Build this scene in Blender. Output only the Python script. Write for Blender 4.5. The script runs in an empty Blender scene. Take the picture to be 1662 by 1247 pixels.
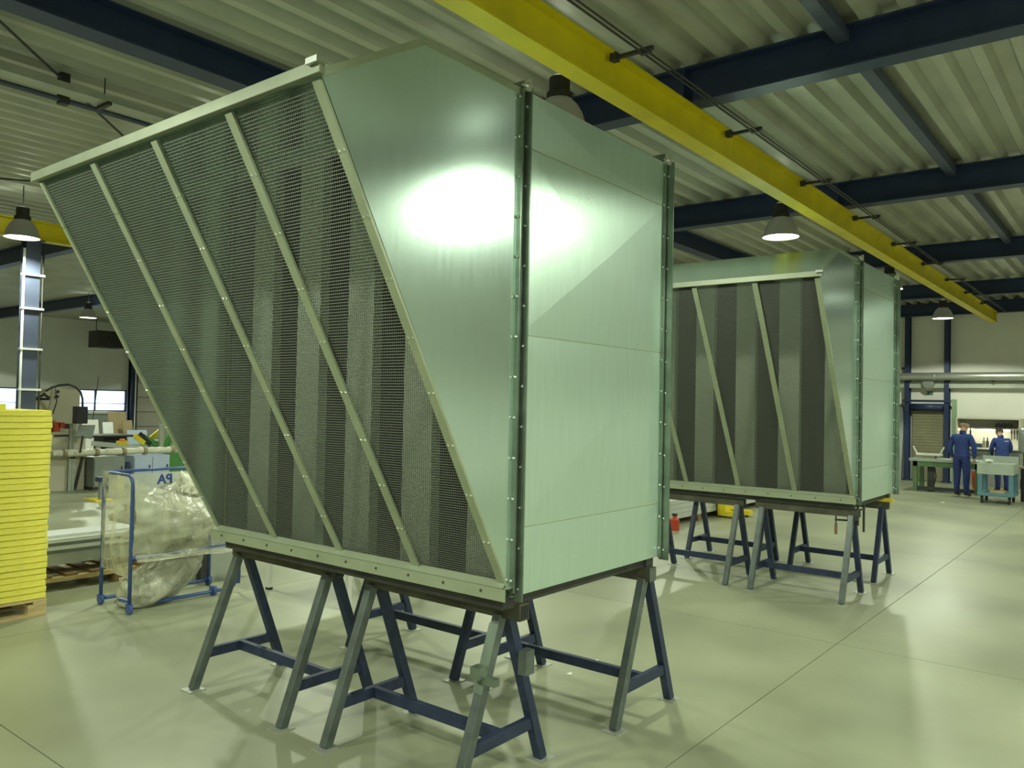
import bpy, math, random
from mathutils import Vector, Matrix, noise
random.seed(7)
SC = bpy.context.scene
COL = SC.collection

# ------------------------------------------------------------------ camera
H0 = 1.85
YAW, PITCH, ROLL, FPX = -0.6726, 0.0246, 0.0203, 1303.9
FWD = Vector((math.sin(YAW)*math.cos(PITCH), math.cos(YAW)*math.cos(PITCH), math.sin(PITCH)))
_r = Vector((math.cos(YAW), -math.sin(YAW), 0)); _u = _r.cross(FWD)
RGT = _r*math.cos(ROLL) + _u*math.sin(ROLL); UPV = -_r*math.sin(ROLL) + _u*math.cos(ROLL)
cam_d = bpy.data.cameras.new('camera'); cam = bpy.data.objects.new('camera', cam_d); COL.objects.link(cam)
cam_d.sensor_width = 36; cam_d.lens = FPX/1662*36; cam_d.clip_end = 200; cam_d.clip_start = .05
cam.matrix_world = Matrix(((RGT.x, UPV.x, -FWD.x, 0), (RGT.y, UPV.y, -FWD.y, 0), (RGT.z, UPV.z, -FWD.z, H0), (0, 0, 0, 1)))
SC.camera = cam

def at(px, py, x=None, y=None, z=None):
    """point of the hall seen at a photo pixel, on the plane x=, y= or z="""
    d = FWD + RGT*((px-831)/FPX) - UPV*((py-623.5)/FPX)
    t = x/d.x if x is not None else y/d.y if y is not None else (z-H0)/d.z
    return Vector((0, 0, H0)) + d*t

# ------------------------------------------------------------------ world, exposure, lamp strength
SC.view_settings.view_transform = 'Standard'; SC.view_settings.look = 'None'
SC.view_settings.gamma = 1; SC.view_settings.use_curve_mapping = False
SC.view_settings.exposure = 0.0
world = bpy.data.worlds.new('world'); SC.world = world; world.use_nodes = True
bg = world.node_tree.nodes['Background']; bg.inputs[0].default_value = (.62, .78, 1, 1); bg.inputs[1].default_value = 4.0
LAMP_COL = (.92, 1.0, .78)
LAMP_POWER = 8.0      # radiance of the lamp mouth
LAMP_BEAM = 122.0      # watts of the shielded beam
LAMP_UP = 1.0          # watts escaping through the vents of a lamp housing

# ------------------------------------------------------------------ materials
MATS = {}
def nd(nt, t, **kw):
    n = nt.nodes.new(t)
    for k, v in kw.items(): setattr(n, k, v)
    return n
def mat(name, col, rough=.5, metal=0.0, var=.0, vscale=8.0, bump=0.0, bscale=40.0, spec=None, alpha=1.0, emit=None, estr=0.0,
        col2=None, trans=0.0, stretch=None, rvar=0.0, detail=6.0):
    m = bpy.data.materials.new(name); m.use_nodes = True; nt = m.node_tree; p = nt.nodes['Principled BSDF']
    p.inputs['Base Color'].default_value = (*col, 1); p.inputs['Roughness'].default_value = rough; p.inputs['Metallic'].default_value = metal
    if spec is not None: p.inputs['Specular IOR Level'].default_value = spec
    p.inputs['Alpha'].default_value = alpha
    if trans: p.inputs['Transmission Weight'].default_value = trans
    if emit: p.inputs['Emission Color'].default_value = (*emit, 1); p.inputs['Emission Strength'].default_value = estr
    if var or col2 or bump or rvar:
        tc = nd(nt, 'ShaderNodeTexCoord'); mp = nd(nt, 'ShaderNodeMapping'); nt.links.new(tc.outputs['Object'], mp.inputs[0])
        if stretch: mp.inputs['Scale'].default_value = stretch
        nz = nd(nt, 'ShaderNodeTexNoise'); nz.inputs['Scale'].default_value = vscale; nz.inputs['Detail'].default_value = detail
        nt.links.new(mp.outputs[0], nz.inputs['Vector'])
        rp = nd(nt, 'ShaderNodeValToRGB'); rp.color_ramp.elements[0].position = .3; rp.color_ramp.elements[1].position = .7
        c2 = col2 if col2 else tuple(max(0, c*(1-var)) for c in col)
        c1 = col if col2 else tuple(min(1, c*(1+var*.6)) for c in col)
        rp.color_ramp.elements[0].color = (*c2, 1); rp.color_ramp.elements[1].color = (*c1, 1)
        nt.links.new(nz.outputs[0], rp.inputs[0]); nt.links.new(rp.outputs[0], p.inputs['Base Color'])
        if rvar:
            mr = nd(nt, 'ShaderNodeMapRange'); mr.inputs[3].default_value = rough-rvar; mr.inputs[4].default_value = rough+rvar
            nt.links.new(nz.outputs[0], mr.inputs[0]); nt.links.new(mr.outputs[0], p.inputs['Roughness'])
        if bump:
            n2 = nd(nt, 'ShaderNodeTexNoise'); n2.inputs['Scale'].default_value = bscale; n2.inputs['Detail'].default_value = 5
            nt.links.new(mp.outputs[0], n2.inputs['Vector'])
            b = nd(nt, 'ShaderNodeBump'); b.inputs['Strength'].default_value = bump; b.inputs['Distance'].default_value = .02
            nt.links.new(n2.outputs[0], b.inputs['Height']); nt.links.new(b.outputs[0], p.inputs['Normal'])
    MATS[name] = m
    return m
M = MATS
mat('concrete', (.325, .345, .236), .40, var=.2, vscale=.9, rvar=.08, spec=.4, stretch=(1, 1, 1), detail=9)
mat('joint', (.16, .155, .12), .9)
mat('deck', (.46, .47, .40), .42, metal=.15, var=.16, vscale=1.5)
mat('beam_blue', (.020, .036, .10), .45, var=.2, vscale=4)
mat('strut_blue', (.07, .085, .14), .5, var=.15, vscale=4)
mat('yellow', (.74, .62, .01), .42, var=.12, vscale=3)
mat('wall_white', (.84, .83, .76), .7, var=.05, vscale=1.2)
mat('wall_left', (.84, .85, .84), .7, var=.06, vscale=.8)
mat('wall_door', (.42, .41, .34), .6, var=.08, vscale=1)
mat('galv', (.68, .86, .79), .19, metal=.84, var=.03, vscale=10, rvar=.012, stretch=(4, 4, .5), detail=2)
mat('galv_duct', (.64, .82, .73), .35, metal=.7, var=.03, vscale=8, rvar=.02, stretch=(4, 4, .5), detail=2)
mat('galv_flange', (.24, .30, .25), .42, metal=.85, var=.22, vscale=9, rvar=.06)
mat('galv_strip', (.37, .42, .30), .5, metal=.45, var=.10, vscale=6)
mat('lip_dimmed', (.23, .26, .19), .5, metal=.4, var=.1, vscale=6)  # same strip metal, darkened in colour to offset lamp light on the lip
mat('mesh_metal', (.105, .118, .098), .6, metal=.1)
mat('baffle', (.62, .68, .56), .5, metal=.25, var=.08, vscale=3)
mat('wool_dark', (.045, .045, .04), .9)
mat('bright_steel', (.8, .84, .82), .22, metal=1)
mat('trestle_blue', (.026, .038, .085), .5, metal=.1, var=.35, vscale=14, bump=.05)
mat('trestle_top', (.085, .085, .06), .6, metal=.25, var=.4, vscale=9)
mat('grey_and_lit_leg', (.14, .165, .16), .42, metal=.4, var=.3, vscale=9)  # paler leg tone with front-face light in its colour; also plain grey parts
mat('steel_dark', (.05, .052, .048), .55, metal=.3, var=.3, vscale=8)
mat('wool', (.82, .75, .12), .9, var=.10, vscale=14, bump=.25, bscale=60, stretch=(1, 1, 3))
mat('wood', (.52, .40, .19), .75, var=.25, vscale=6, stretch=(1, 1, 6), bump=.1)
mat('wood_dark', (.22, .15, .075), .8, var=.35, vscale=6, bump=.1)
mat('tube_blue', (.05, .10, .30), .4, var=.2, vscale=12)
mat('alu', (.88, .91, .91), .32, metal=.3, var=.06, vscale=4)
mat('alu_dull', (.45, .48, .42), .5, metal=.5, var=.15, vscale=4)
mat('beige', (.55, .52, .40), .55, var=.06, vscale=3)
mat('grey_cab', (.28, .31, .29), .35, metal=.3, var=.12, vscale=3)
mat('lightgrey', (.50, .53, .48), .5, var=.08, vscale=3)
mat('bluegrey', (.42, .50, .64), .5, var=.06, vscale=2)
mat('olive', (.26, .25, .15), .6, var=.08, vscale=3)
mat('black', (.012, .013, .016), .5)
mat('dark', (.05, .05, .05), .6, var=.3, vscale=6)
mat('white', (.75, .75, .70), .5)
mat('red', (.50, .06, .025), .5)
mat('orange', (.7, .16, .03), .5)
mat('yellow_paint', (.72, .58, .02), .45)
mat('green', (.075, .26, .06), .5, var=.15, vscale=5)
mat('bench_green', (.10, .19, .085), .55, var=.2, vscale=5)
mat('post_green', (.28, .42, .25), .5)
mat('cart_blue', (.10, .22, .27), .5, var=.15, vscale=6)
mat('tray_grey', (.36, .42, .36), .5, var=.1, vscale=5)
mat('cardboard', (.34, .27, .15), .85, var=.08, vscale=3)
mat('brown_tape', (.30, .26, .15), .5)
mat('print_blue', (.02, .06, .28), .5)
mat('sign_green', (.03, .16, .10), .5)
mat('skin', (.55, .34, .23), .5, var=.05, vscale=20)
mat('coverall', (.028, .055, .22), .85, var=.25, vscale=12, bump=.25, bscale=25)
mat('coverall_dark', (.018, .034, .15), .85, var=.2, vscale=12)
mat('shoe', (.02, .02, .022), .6)
mat('hair_dark', (.03, .022, .016), .7)
mat('hair_grey', (.30, .22, .14), .7)
mat('eye', (.02, .02, .02), .3)
mat('rubber', (.02, .02, .02), .7)
mat('glass', (.9, .95, 1), .03, trans=1.0)
mat('lamp_mouth', (1, 1, 1), .5, emit=LAMP_COL, estr=LAMP_POWER)
mat('tube_glow', (1, 1, 1), .5, emit=(1, .98, .7), estr=22)
mat('reflector', (.30, .30, .24), .45, metal=.5, emit=LAMP_COL, estr=.03)
mat('housing', (.03, .03, .028), .6)
mat('foil_wrap', (.66, .66, .52), .32, var=.12, vscale=12, bump=.8, bscale=18)
mat('pipe_steel', (.55, .57, .52), .35, metal=.7, var=.1, vscale=3)

def foil_material(name, a0, a1, col, scale=7, stretch=(1, 1, 1)):
    m = bpy.data.materials.new(name); m.use_nodes = True; nt = m.node_tree; p = nt.nodes['Principled BSDF']
    p.inputs['Base Color'].default_value = (*col, 1); p.inputs['Roughness'].default_value = .22; p.inputs['Specular IOR Level'].default_value = .9
    tc = nd(nt, 'ShaderNodeTexCoord'); mp = nd(nt, 'ShaderNodeMapping'); mp.inputs['Scale'].default_value = stretch
    nz = nd(nt, 'ShaderNodeTexNoise'); nz.inputs['Scale'].default_value = scale; nz.inputs['Detail'].default_value = 6; nz.inputs['Distortion'].default_value = 1.2
    mr = nd(nt, 'ShaderNodeMapRange'); mr.inputs[1].default_value = .35; mr.inputs[2].default_value = .65; mr.inputs[3].default_value = a0; mr.inputs[4].default_value = a1
    b = nd(nt, 'ShaderNodeBump'); b.inputs['Strength'].default_value = .7; b.inputs['Distance'].default_value = .03
    nt.links.new(tc.outputs['Object'], mp.inputs[0]); nt.links.new(mp.outputs[0], nz.inputs['Vector'])
    nt.links.new(nz.outputs[0], mr.inputs[0]); nt.links.new(mr.outputs[0], p.inputs['Alpha'])
    nt.links.new(nz.outputs[0], b.inputs['Height']); nt.links.new(b.outputs[0], p.inputs['Normal'])
    MATS[name] = m
foil_material('foil', .25, .78, (.60, .60, .45), 5, (1, 1, .5))
foil_material('foil_thick', .45, .95, (.46, .46, .36), 6)

# ------------------------------------------------------------------ mesh helpers (world coordinates)
ORG = {}
def org(o): return ORG.get(o.name, Vector((0, 0, 0)))
class MB:
    def __init__(s): s.v = []; s.f = []
    def add(s, vs, fs):
        n = len(s.v); s.v += [tuple(v) for v in vs]; s.f += [tuple(i+n for i in f) for f in fs]; return s
    def box(s, a, b):
        x0, x1 = sorted((a[0], b[0])); y0, y1 = sorted((a[1], b[1])); z0, z1 = sorted((a[2], b[2]))
        return s.add([(x0, y0, z0), (x1, y0, z0), (x1, y1, z0), (x0, y1, z0), (x0, y0, z1), (x1, y0, z1), (x1, y1, z1), (x0, y1, z1)],
                     [(3, 2, 1, 0), (4, 5, 6, 7), (0, 1, 5, 4), (1, 2, 6, 5), (2, 3, 7, 6), (3, 0, 4, 7)])
    def bar(s, p, q, w, h, up=(0, 0, 1)):
        p, q, up = Vector(p), Vector(q), Vector(up); d = (q-p).normalized(); sd = d.cross(up)
        if sd.length < 1e-5: sd = d.cross(Vector((1, 0, 0)))
        sd.normalize(); u = sd.cross(d); a, b = sd*w/2, u*h/2
        return s.add([p-a-b, p+a-b, p+a+b, p-a+b, q-a-b, q+a-b, q+a+b, q-a+b],
                     [(0, 1, 2, 3), (7, 6, 5, 4), (4, 5, 1, 0), (5, 6, 2, 1), (6, 7, 3, 2), (7, 4, 0, 3)])
    def prism(s, poly, ext):
        ext = Vector(ext); n = len(poly); P = [Vector(p) for p in poly]
        vs = P + [p+ext for p in P]
        fs = [tuple(range(n))[::-1], tuple(range(n, 2*n))] + [(i, (i+1) % n, n+(i+1) % n, n+i) for i in range(n)]
        return s.add(vs, fs)
    def tube(s, pts, r, n=8, cap=True):
        pts = [Vector(p) for p in pts]; rs = r if isinstance(r, (list, tuple)) else [r]*len(pts)
        vs = []; fs = []; up = None
        for i, p in enumerate(pts):
            a = pts[max(0, i-1)]; b = pts[min(len(pts)-1, i+1)]; d = (b-a).normalized()
            if up is None: up = Vector((0, 0, 1)) if abs(d.z) < .9 else Vector((1, 0, 0))
            sd = d.cross(up); sd.normalize(); u = sd.cross(d); up = u
            for k in range(n):
                t = 2*math.pi*k/n; vs.append(p + sd*math.cos(t)*rs[i] + u*math.sin(t)*rs[i])
        for i in range(len(pts)-1):
            for k in range(n):
                fs.append((i*n+k, i*n+(k+1) % n, (i+1)*n+(k+1) % n, (i+1)*n+k))
        if cap: fs += [tuple(range(n))[::-1], tuple(range((len(pts)-1)*n, len(pts)*n))]
        return s.add(vs, fs)
    def lathe(s, c, prof, n=20, axis=(0, 0, 1)):
        c, ax = Vector(c), Vector(axis).normalized(); a = ax.orthogonal().normalized(); b = ax.cross(a); vs = []; fs = []
        for r, z in prof:
            for k in range(n):
                t = 2*math.pi*k/n; vs.append(c + ax*z + a*math.cos(t)*r + b*math.sin(t)*r)
        for i in range(len(prof)-1):
            for k in range(n): fs.append((i*n+k, i*n+(k+1) % n, (i+1)*n+(k+1) % n, (i+1)*n+k))
        return s.add(vs, fs)
    def build(s, name, m, parent=None, smooth=False, bevel=0, kind=None):
        o3 = org(parent) if parent else None
        if o3 is None:
            xs = [v[0] for v in s.v]; ys = [v[1] for v in s.v]; zs = [v[2] for v in s.v]
            o3 = Vector(((min(xs)+max(xs))/2, (min(ys)+max(ys))/2, min(zs)))
        me = bpy.data.meshes.new(name)
        me.from_pydata([(v[0]-o3.x, v[1]-o3.y, v[2]-o3.z) for v in s.v], [], s.f); me.validate(); me.update()
        if smooth: me.polygons.foreach_set('use_smooth', [True]*len(me.polygons))
        me.materials.append(MATS[m] if isinstance(m, str) else m)
        o = bpy.data.objects.new(name, me); COL.objects.link(o); ORG[o.name] = o3
        if parent: o.parent = parent
        else: o.location = o3
        if bevel:
            b = o.modifiers.new('bevel', 'BEVEL'); b.width = bevel; b.segments = 2; b.limit_method = 'ANGLE'
        if kind: o['kind'] = kind
        return o
def box(name, a, b, m, parent=None, **k): return MB().box(a, b).build(name, m, parent, **k)
def tag(o, label, cat, group=None):
    o['label'] = label; o['category'] = cat
    if group: o['group'] = group
    return o
def thing(name, loc, label, cat, group=None):
    o = bpy.data.objects.new(name, None); COL.objects.link(o); o.location = loc; o.empty_display_size = .2
    ORG[o.name] = Vector(loc); return tag(o, label, cat, group)
def struct(o): o['kind'] = 'structure'; return o
def copy_tree(o, parent=None):
    c = o.copy(); COL.objects.link(c); c.parent = parent
    for ch in list(o.children): copy_tree(ch, c)
    return c

# ------------------------------------------------------------------ hall shell
XL, XR, YB, YF = -32.5, 6.5, -6.5, 24.0
ZD = 4.76                                             # underside of the roof deck
floor = struct(MB().box((XL, YB, -.12), (XR, YF, -.012)).build('floor', 'joint'))
xs = [XL+.01] + [-1.95+4.86*k for k in range(-6, 2)] + [XR-.01]; ys = [YB+.01, -3.07, 1.79, 6.65, 11.51, 16.37, 21.23, YF-.01]
for i in range(len(xs)-1):
    for j in range(len(ys)-1):
        g = .0035
        box('slab', (xs[i]+g, ys[j]+g, -.011), (xs[i+1]-g, ys[j+1]-g, 0), 'concrete', floor)
# corrugated roof deck
prof = []; pitch = .28; x = XL
while x < XR:
    prof += [(x, ZD), (x+.085, ZD), (x+.125, ZD+.085), (x+.24, ZD+.085)]; x += pitch
prof.append((min(x, XR+.3), ZD))
ny = 2; vs = []; fs = []
for yy in (YB, YF+.02):
    vs += [(px, yy, pz) for px, pz in prof]
n = len(prof); fs = [(i, i+1, n+i+1, n+i) for i in range(n-1)]
vs2 = [(a, b, c+.004) for a, b, c in vs]
ceiling = struct(MB().add(vs, fs).add(vs2, [f[::-1] for f in fs]).build('ceiling', 'deck'))
struct(box('wall_back', (XL, YB-.2, -.1), (XR, YB, ZD+.1), 'wall_white'))
struct(box('wall_right', (XR, YB-.2, -.1), (XR+.2, YF+.2, ZD+.1), 'wall_white'))
struct(box('wall_far', (XL, YF, -.1), (XR, YF+.2, ZD+.1), 'wall_white'))
# left wall with a band of windows
WZ0, WZ1 = 1.22, 2.08
wl = MB()
wl.box((XL-.2, YB, -.1), (XL, 15.78, WZ0)); wl.box((XL-.2, YB, WZ1), (XL, 15.78, ZD+.1)); wl.box((XL-.2, YB, WZ0), (XL, 8.0, WZ1)); wl.box((XL-.2, 11.80, WZ0), (XL, 13.45, WZ1))
wl.box((XL-.2, 15.78, -.1), (XL, YF, ZD+.1))
wall_left = struct(wl.build('wall_left', 'wall_left'))
def window(i, y0, y1, mull):
    w = struct(MB().box((XL-.14, y0, WZ0), (XL-.04, y0+.06, WZ1)).box((XL-.14, y1-.06, WZ0), (XL-.04, y1, WZ1)).box((XL-.14, y0, WZ0), (XL-.04, y1, WZ0+.05)).box((XL-.14, y0, WZ1-.05), (XL-.04, y1, WZ1)).build('window_%d' % i, 'strut_blue'))
    ed = [y0+.06]+[m for m in mull]+[y1-.06]
    for m in mull: box('mullion', (XL-.13, m-.025, WZ0+.05), (XL-.05, m+.025, WZ1-.05), 'strut_blue', w)
    for a, b in zip(ed, ed[1:]):
        box('transom', (XL-.13, a, 1.52), (XL-.05, b, 1.55), 'strut_blue', w)
        box('pane', (XL-.10, a, WZ0+.05), (XL-.094, b, WZ1-.05), 'glass', w)
window(1, 13.45, 15.78, [14.55]); window(2, 8.0, 11.80, [9.3, 10.6])
# sectional door of the left wall beyond the column
dr = struct(box('door_1', (XL, 16.15, 0), (XL+.03, 20.4, 3.6), 'joint'))
for k in range(6): box('door_section', (XL+.03, 16.17, .02+k*.6), (XL+.07, 20.38, .02+k*.6+.575), 'wall_door', dr)

# ------------------------------------------------------------------ steelwork
def ibeam(mb, p, q, h, w, tf=.016, tw=.012):
    """I-section hanging with its underside centre line from p to q"""
    p, q = Vector(p), Vector(q); up = Vector((0, 0, 1))
    mb.bar(p+up*tf/2, q+up*tf/2, w, tf); mb.bar(p+up*(h-tf/2), q+up*(h-tf/2), w, tf); mb.bar(p+up*h/2, q+up*h/2, tw, h-2*tf)
    return mb
for k, yb in enumerate((1.65, 6.30, 10.62, 15.42, 20.15, 23.80)):
    t = thing('roof_beam', (-13, yb, 4.44), 'dark blue steel I-beam crossing the hall right under the corrugated ceiling', 'beam', 'dark blue cross beams of the roof')
    for nm, z0, z1, w in (('flange', 4.44, 4.458, .19), ('web', 4.458, ZD-.018, .014), ('flange', ZD-.018, ZD, .19)):
        box(nm, (XL, yb-w/2, z0), (XR, yb+w/2, z1), 'beam_blue', t)
    for xx in (-12.9, -3.14, -6.1):
        box('stiffener', (xx-.006, yb-.09, 4.458), (xx+.006, yb+.09, ZD-.018), 'beam_blue', t)
ys_b = (1.65, 6.30, 10.62, 15.42, 20.15, 23.80)
t = thing('longitudinal_beam', (-6.1, 8, 4.46), 'dark navy steel beam running lengthwise under the ceiling above the waste sack', 'beam')
for a, b in zip((-6.4,)+ys_b[:-1], ys_b):
    MB().box((-6.22, a+.1, 4.50), (-6.0, b-.1, 4.515)).box((-6.118, a+.1, 4.515), (-6.102, b-.1, ZD-.012)).box((-6.22, a+.1, ZD-.012), (-6.0, b-.1, ZD)).build('beam_length', 'beam_blue', t)
for a, b in zip((-6.4,)+ys_b[:-1], ys_b):
    tag(MB().box((-1.90, a+.01, 4.66), (-1.80, b-.01, ZD)).build('roof_strut', 'strut_blue'), 'slim blue-grey steel strut running lengthwise between two dark roof beams', 'strut', 'roof struts between the beams')
for xx, lab in ((-3.14, 'long yellow crane rail with conductor bar brackets, above the hoods'), (-13.1, 'yellow crane rail carried by the grey column behind the yellow panels')):
    t = thing('crane_rail', (xx, 8, 4.15), lab, 'crane rail')
    for nm, z0, z1, w in (('bottom_flange', 4.15, 4.166, .16), ('web', 4.166, 4.424, .012), ('top_flange', 4.424, 4.44, .16)):
        box(nm, (xx-w/2, -6.3, z0), (xx+w/2, 23.5, z1), 'yellow', t)
    box('end_stop', (xx-.08, 23.42, 4.166), (xx+.08, 23.45, 4.424), 'yellow', t)
    if xx > -5:
        MB().tube([(-2.84, -3, 4.37), (-2.84, 23, 4.37)], .008, 6).tube([(-2.80, -3, 4.37), (-2.80, 23, 4.37)], .008, 6).build('conductor_bar', 'steel_dark', t)
        y = -1.1
        while y < 22:
            MB().box((-3.08, y-.015, 4.38), (-2.76, y+.015, 4.405)).box((-3.10, y-.03, 4.37), (-3.05, y+.03, 4.43)).box((-2.86, y-.02, 4.36), (-2.78, y+.02, 4.40)).build('bracket', 'dark', t); y += 2.03
# column of the left crane rail
t = thing('steel_column', (-13.1, 4.85, 0), 'grey-blue steel column behind the stack of yellow panels', 'column')
MB().box((-13.2, 4.75, 0), (-13.185, 4.95, 4.13)).box((-13.0, 4.75, 0), (-13.015, 4.95, 4.13)).box((-13.185, 4.843, 0), (-13.015, 4.857, 4.13)).build('shaft', 'strut_blue', t)
box('cap_plate', (-13.23, 4.7, 4.13), (-12.97, 5.0, 4.15), 'strut_blue', t); box('base_plate', (-13.25, 4.7, 0), (-12.95, 5.0, .02), 'strut_blue', t)
MB().tube([(-12.98, 4.72, 0.1), (-12.98, 4.72, 4.0)], .02, 6).build('conduit', 'alu', t, True)
MB().tube([(-12.98, 4.98, 0.1), (-12.98, 4.98, 4.0)], .014, 6).build('conduit', 'steel_dark', t, True)
for z in (1.9, 2.5, 3.1, 3.6): box('pipe_clip', (-13.02, 4.69, z), (-12.95, 5.0, z+.03), 'alu', t)
t = thing('steel_column', (XL+.1, 15.9, 0), 'dark blue steel column at the left wall between window and sectional door', 'column')
MB().box((XL+.0, 15.80, 0), (XL+.015, 16.04, 4.44)).box((XL+.21, 15.80, 0), (XL+.225, 16.04, 4.44)).box((XL+.015, 15.91, 0), (XL+.21, 15.93, 4.44)).build('shaft', 'beam_blue', t)
box('base_plate', (XL, 15.75, 0), (XL+.3, 16.1, .02), 'beam_blue', t)
MB().tube([(XL+.26, 15.98, 0), (XL+.26, 15.98, 3.0)], .03, 6).build('conduit', 'alu', t)
# cable tray with hanger, pipe and bracing rods under the left part of the roof
t = thing('cable_tray', (-7.5, 8, 4.52), 'pale cable tray hung under the ceiling left of the hood', 'cable tray')
MB().box((-7.60, -6, 4.52), (-7.42, 23, 4.526)).box((-7.60, -6, 4.526), (-7.594, 23, 4.58)).box((-7.426, -6, 4.526), (-7.42, 23, 4.58)).build('tray', 'alu_dull', t)
for y in (-.6, 3.35, 7.4, 11.4):
    MB().tube([(-7.51, y, 4.49), (-7.51, y, ZD+.01)], .006, 6).build('hanger_rod', 'steel_dark', t); box('hanger_bracket', (-7.62, y-.02, 4.49), (-7.40, y+.02, 4.52), 'steel_dark', t)
t = thing('ceiling_pipe', (-7.72, 8, 4.5), 'thin dark pipe running under the ceiling along the cable tray', 'pipe')
MB().tube([(-7.72, -6, 4.52), (-7.72, 23, 4.52)], .025, 8).build('pipe', 'strut_blue', t, True)
for y in (3.08, 8.0, 13.0): box('pipe_clamp', (-7.76, y-.04, 4.48), (-7.68, y+.04, ZD), 'steel_dark', t)
tag(MB().tube([(-6.2, 1.6, 4.70), (-9.6, 4.90, 4.70), (-11.0, 6.25, 4.70)], .012, 6).build('bracing_rod', 'steel_dark'), 'thin dark bracing rod slanting across the cable tray under the ceiling', 'rod')
tag(MB().tube([(-12.9, 1.75, 4.55), (-9.5, 6.2, 4.55)], .012, 6).build('bracing_rod', 'steel_dark'), 'thin dark bracing rod ending above the yellow crane rail by the grey column', 'rod')

# ------------------------------------------------------------------ high-bay lamps
LZ = 4.05
def lamp(x, y, label, z=LZ, up=1.0, first=[None]):
    if first[0] is None:
        t = thing('high_bay_lamp', (0, 0, 0), label, 'lamp', 'round high-bay lamps')
        MB().lathe((0, 0, 0), [(.225, -.004), (.215, .05), (.19, .13), (.15, .20), (.105, .245)], 28).build('reflector', 'reflector', t, True)
        MB().add([(.222*math.cos(k*math.pi/14), .222*math.sin(k*math.pi/14), .006) for k in range(28)], [tuple(range(28))[::-1]]).build('lamp_glass', 'lamp_mouth', t)
        MB().lathe((0, 0, 0), [(.0, .245), (.105, .245), (.105, .30), (.085, .31), (.085, .42), (.06, .44), (0, .44)], 16).build('housing', 'housing', t)
        MB().tube([(0, 0, .43), (0, 0, ZD-LZ+.087)], .008, 6).build('hanger', 'steel_dark', t)
        first[0] = t; o = t
    else: o = copy_tree(first[0])
    o.location = (x, y, z); o['label'] = label
    ld = bpy.data.lights.new('lamp_vent_light', 'POINT'); ld.energy = LAMP_UP*up; ld.color = LAMP_COL; ld.shadow_soft_size = .06
    lo = bpy.data.objects.new('lamp_vent_light', ld); COL.objects.link(lo); lo.location = (0, 0, .50); lo.parent = o
    ld = bpy.data.lights.new('lamp_beam', 'SPOT'); ld.energy = LAMP_BEAM; ld.color = LAMP_COL; ld.shadow_soft_size = .10; ld.spot_size = math.radians(151); ld.spot_blend = .06
    lo = bpy.data.objects.new('lamp_beam', ld); COL.objects.link(lo); lo.location = (0, 0, -.11); lo.parent = o
    return o
UNSEEN = 'unseen round high-bay lamp hanging above the hall floor away from the hoods'  # lamps out of view; several added to brighten hood, stack and left wall
for x, y, lab in ((-3.71, 10.11, 'round lit high-bay lamp hanging above the farther hood beside the yellow rail'), (-3.82, 20.91, 'round lit high-bay lamp hanging in front of the far wall above the roller door'),
                  (-12.46, 4.49, 'round lit high-bay lamp hanging at the head of the grey column'), (-23.66, 10.3, 'round lit high-bay lamp hanging near the heater on the left wall'),
                  (*at(908, 152, z=4.35).xy, 'high-bay lamp hanging right behind the top of the nearer hood'), (-3.7, 15.5, 'high-bay lamp hanging behind the farther hood'),
                  (.43, 5.8, UNSEEN), (.43, 11.1, UNSEEN), (.43, 16.2, UNSEEN), (.43, 21.5, UNSEEN), (.43, .45, UNSEEN), (-3.7, -.6, UNSEEN), (-8.1, 4.7, UNSEEN), (-7.0, 8.2, UNSEEN), (-8.1, 15.5, UNSEEN),
                  (-5.3, -.4, UNSEEN), (-12.5, 9.9, UNSEEN), (-18, 9.9, UNSEEN), (-18, 4.5, UNSEEN), (-12.5, 15.4, UNSEEN), (4.4, 1.2, UNSEEN), (4.4, 6.6, UNSEEN), (4.4, -3.4, UNSEEN), (.43, -3.6, UNSEEN), (-28.5, 8.4, UNSEEN), (-28.5, .5, UNSEEN), (-23.7, 4.8, UNSEEN), (-23.7, 15.5, UNSEEN), (-29, 20, UNSEEN), (-18, 15.5, UNSEEN)):  # mostly added for brightness: by the stack, at right and far left
    lamp(x, y, lab, up=1.0)

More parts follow.
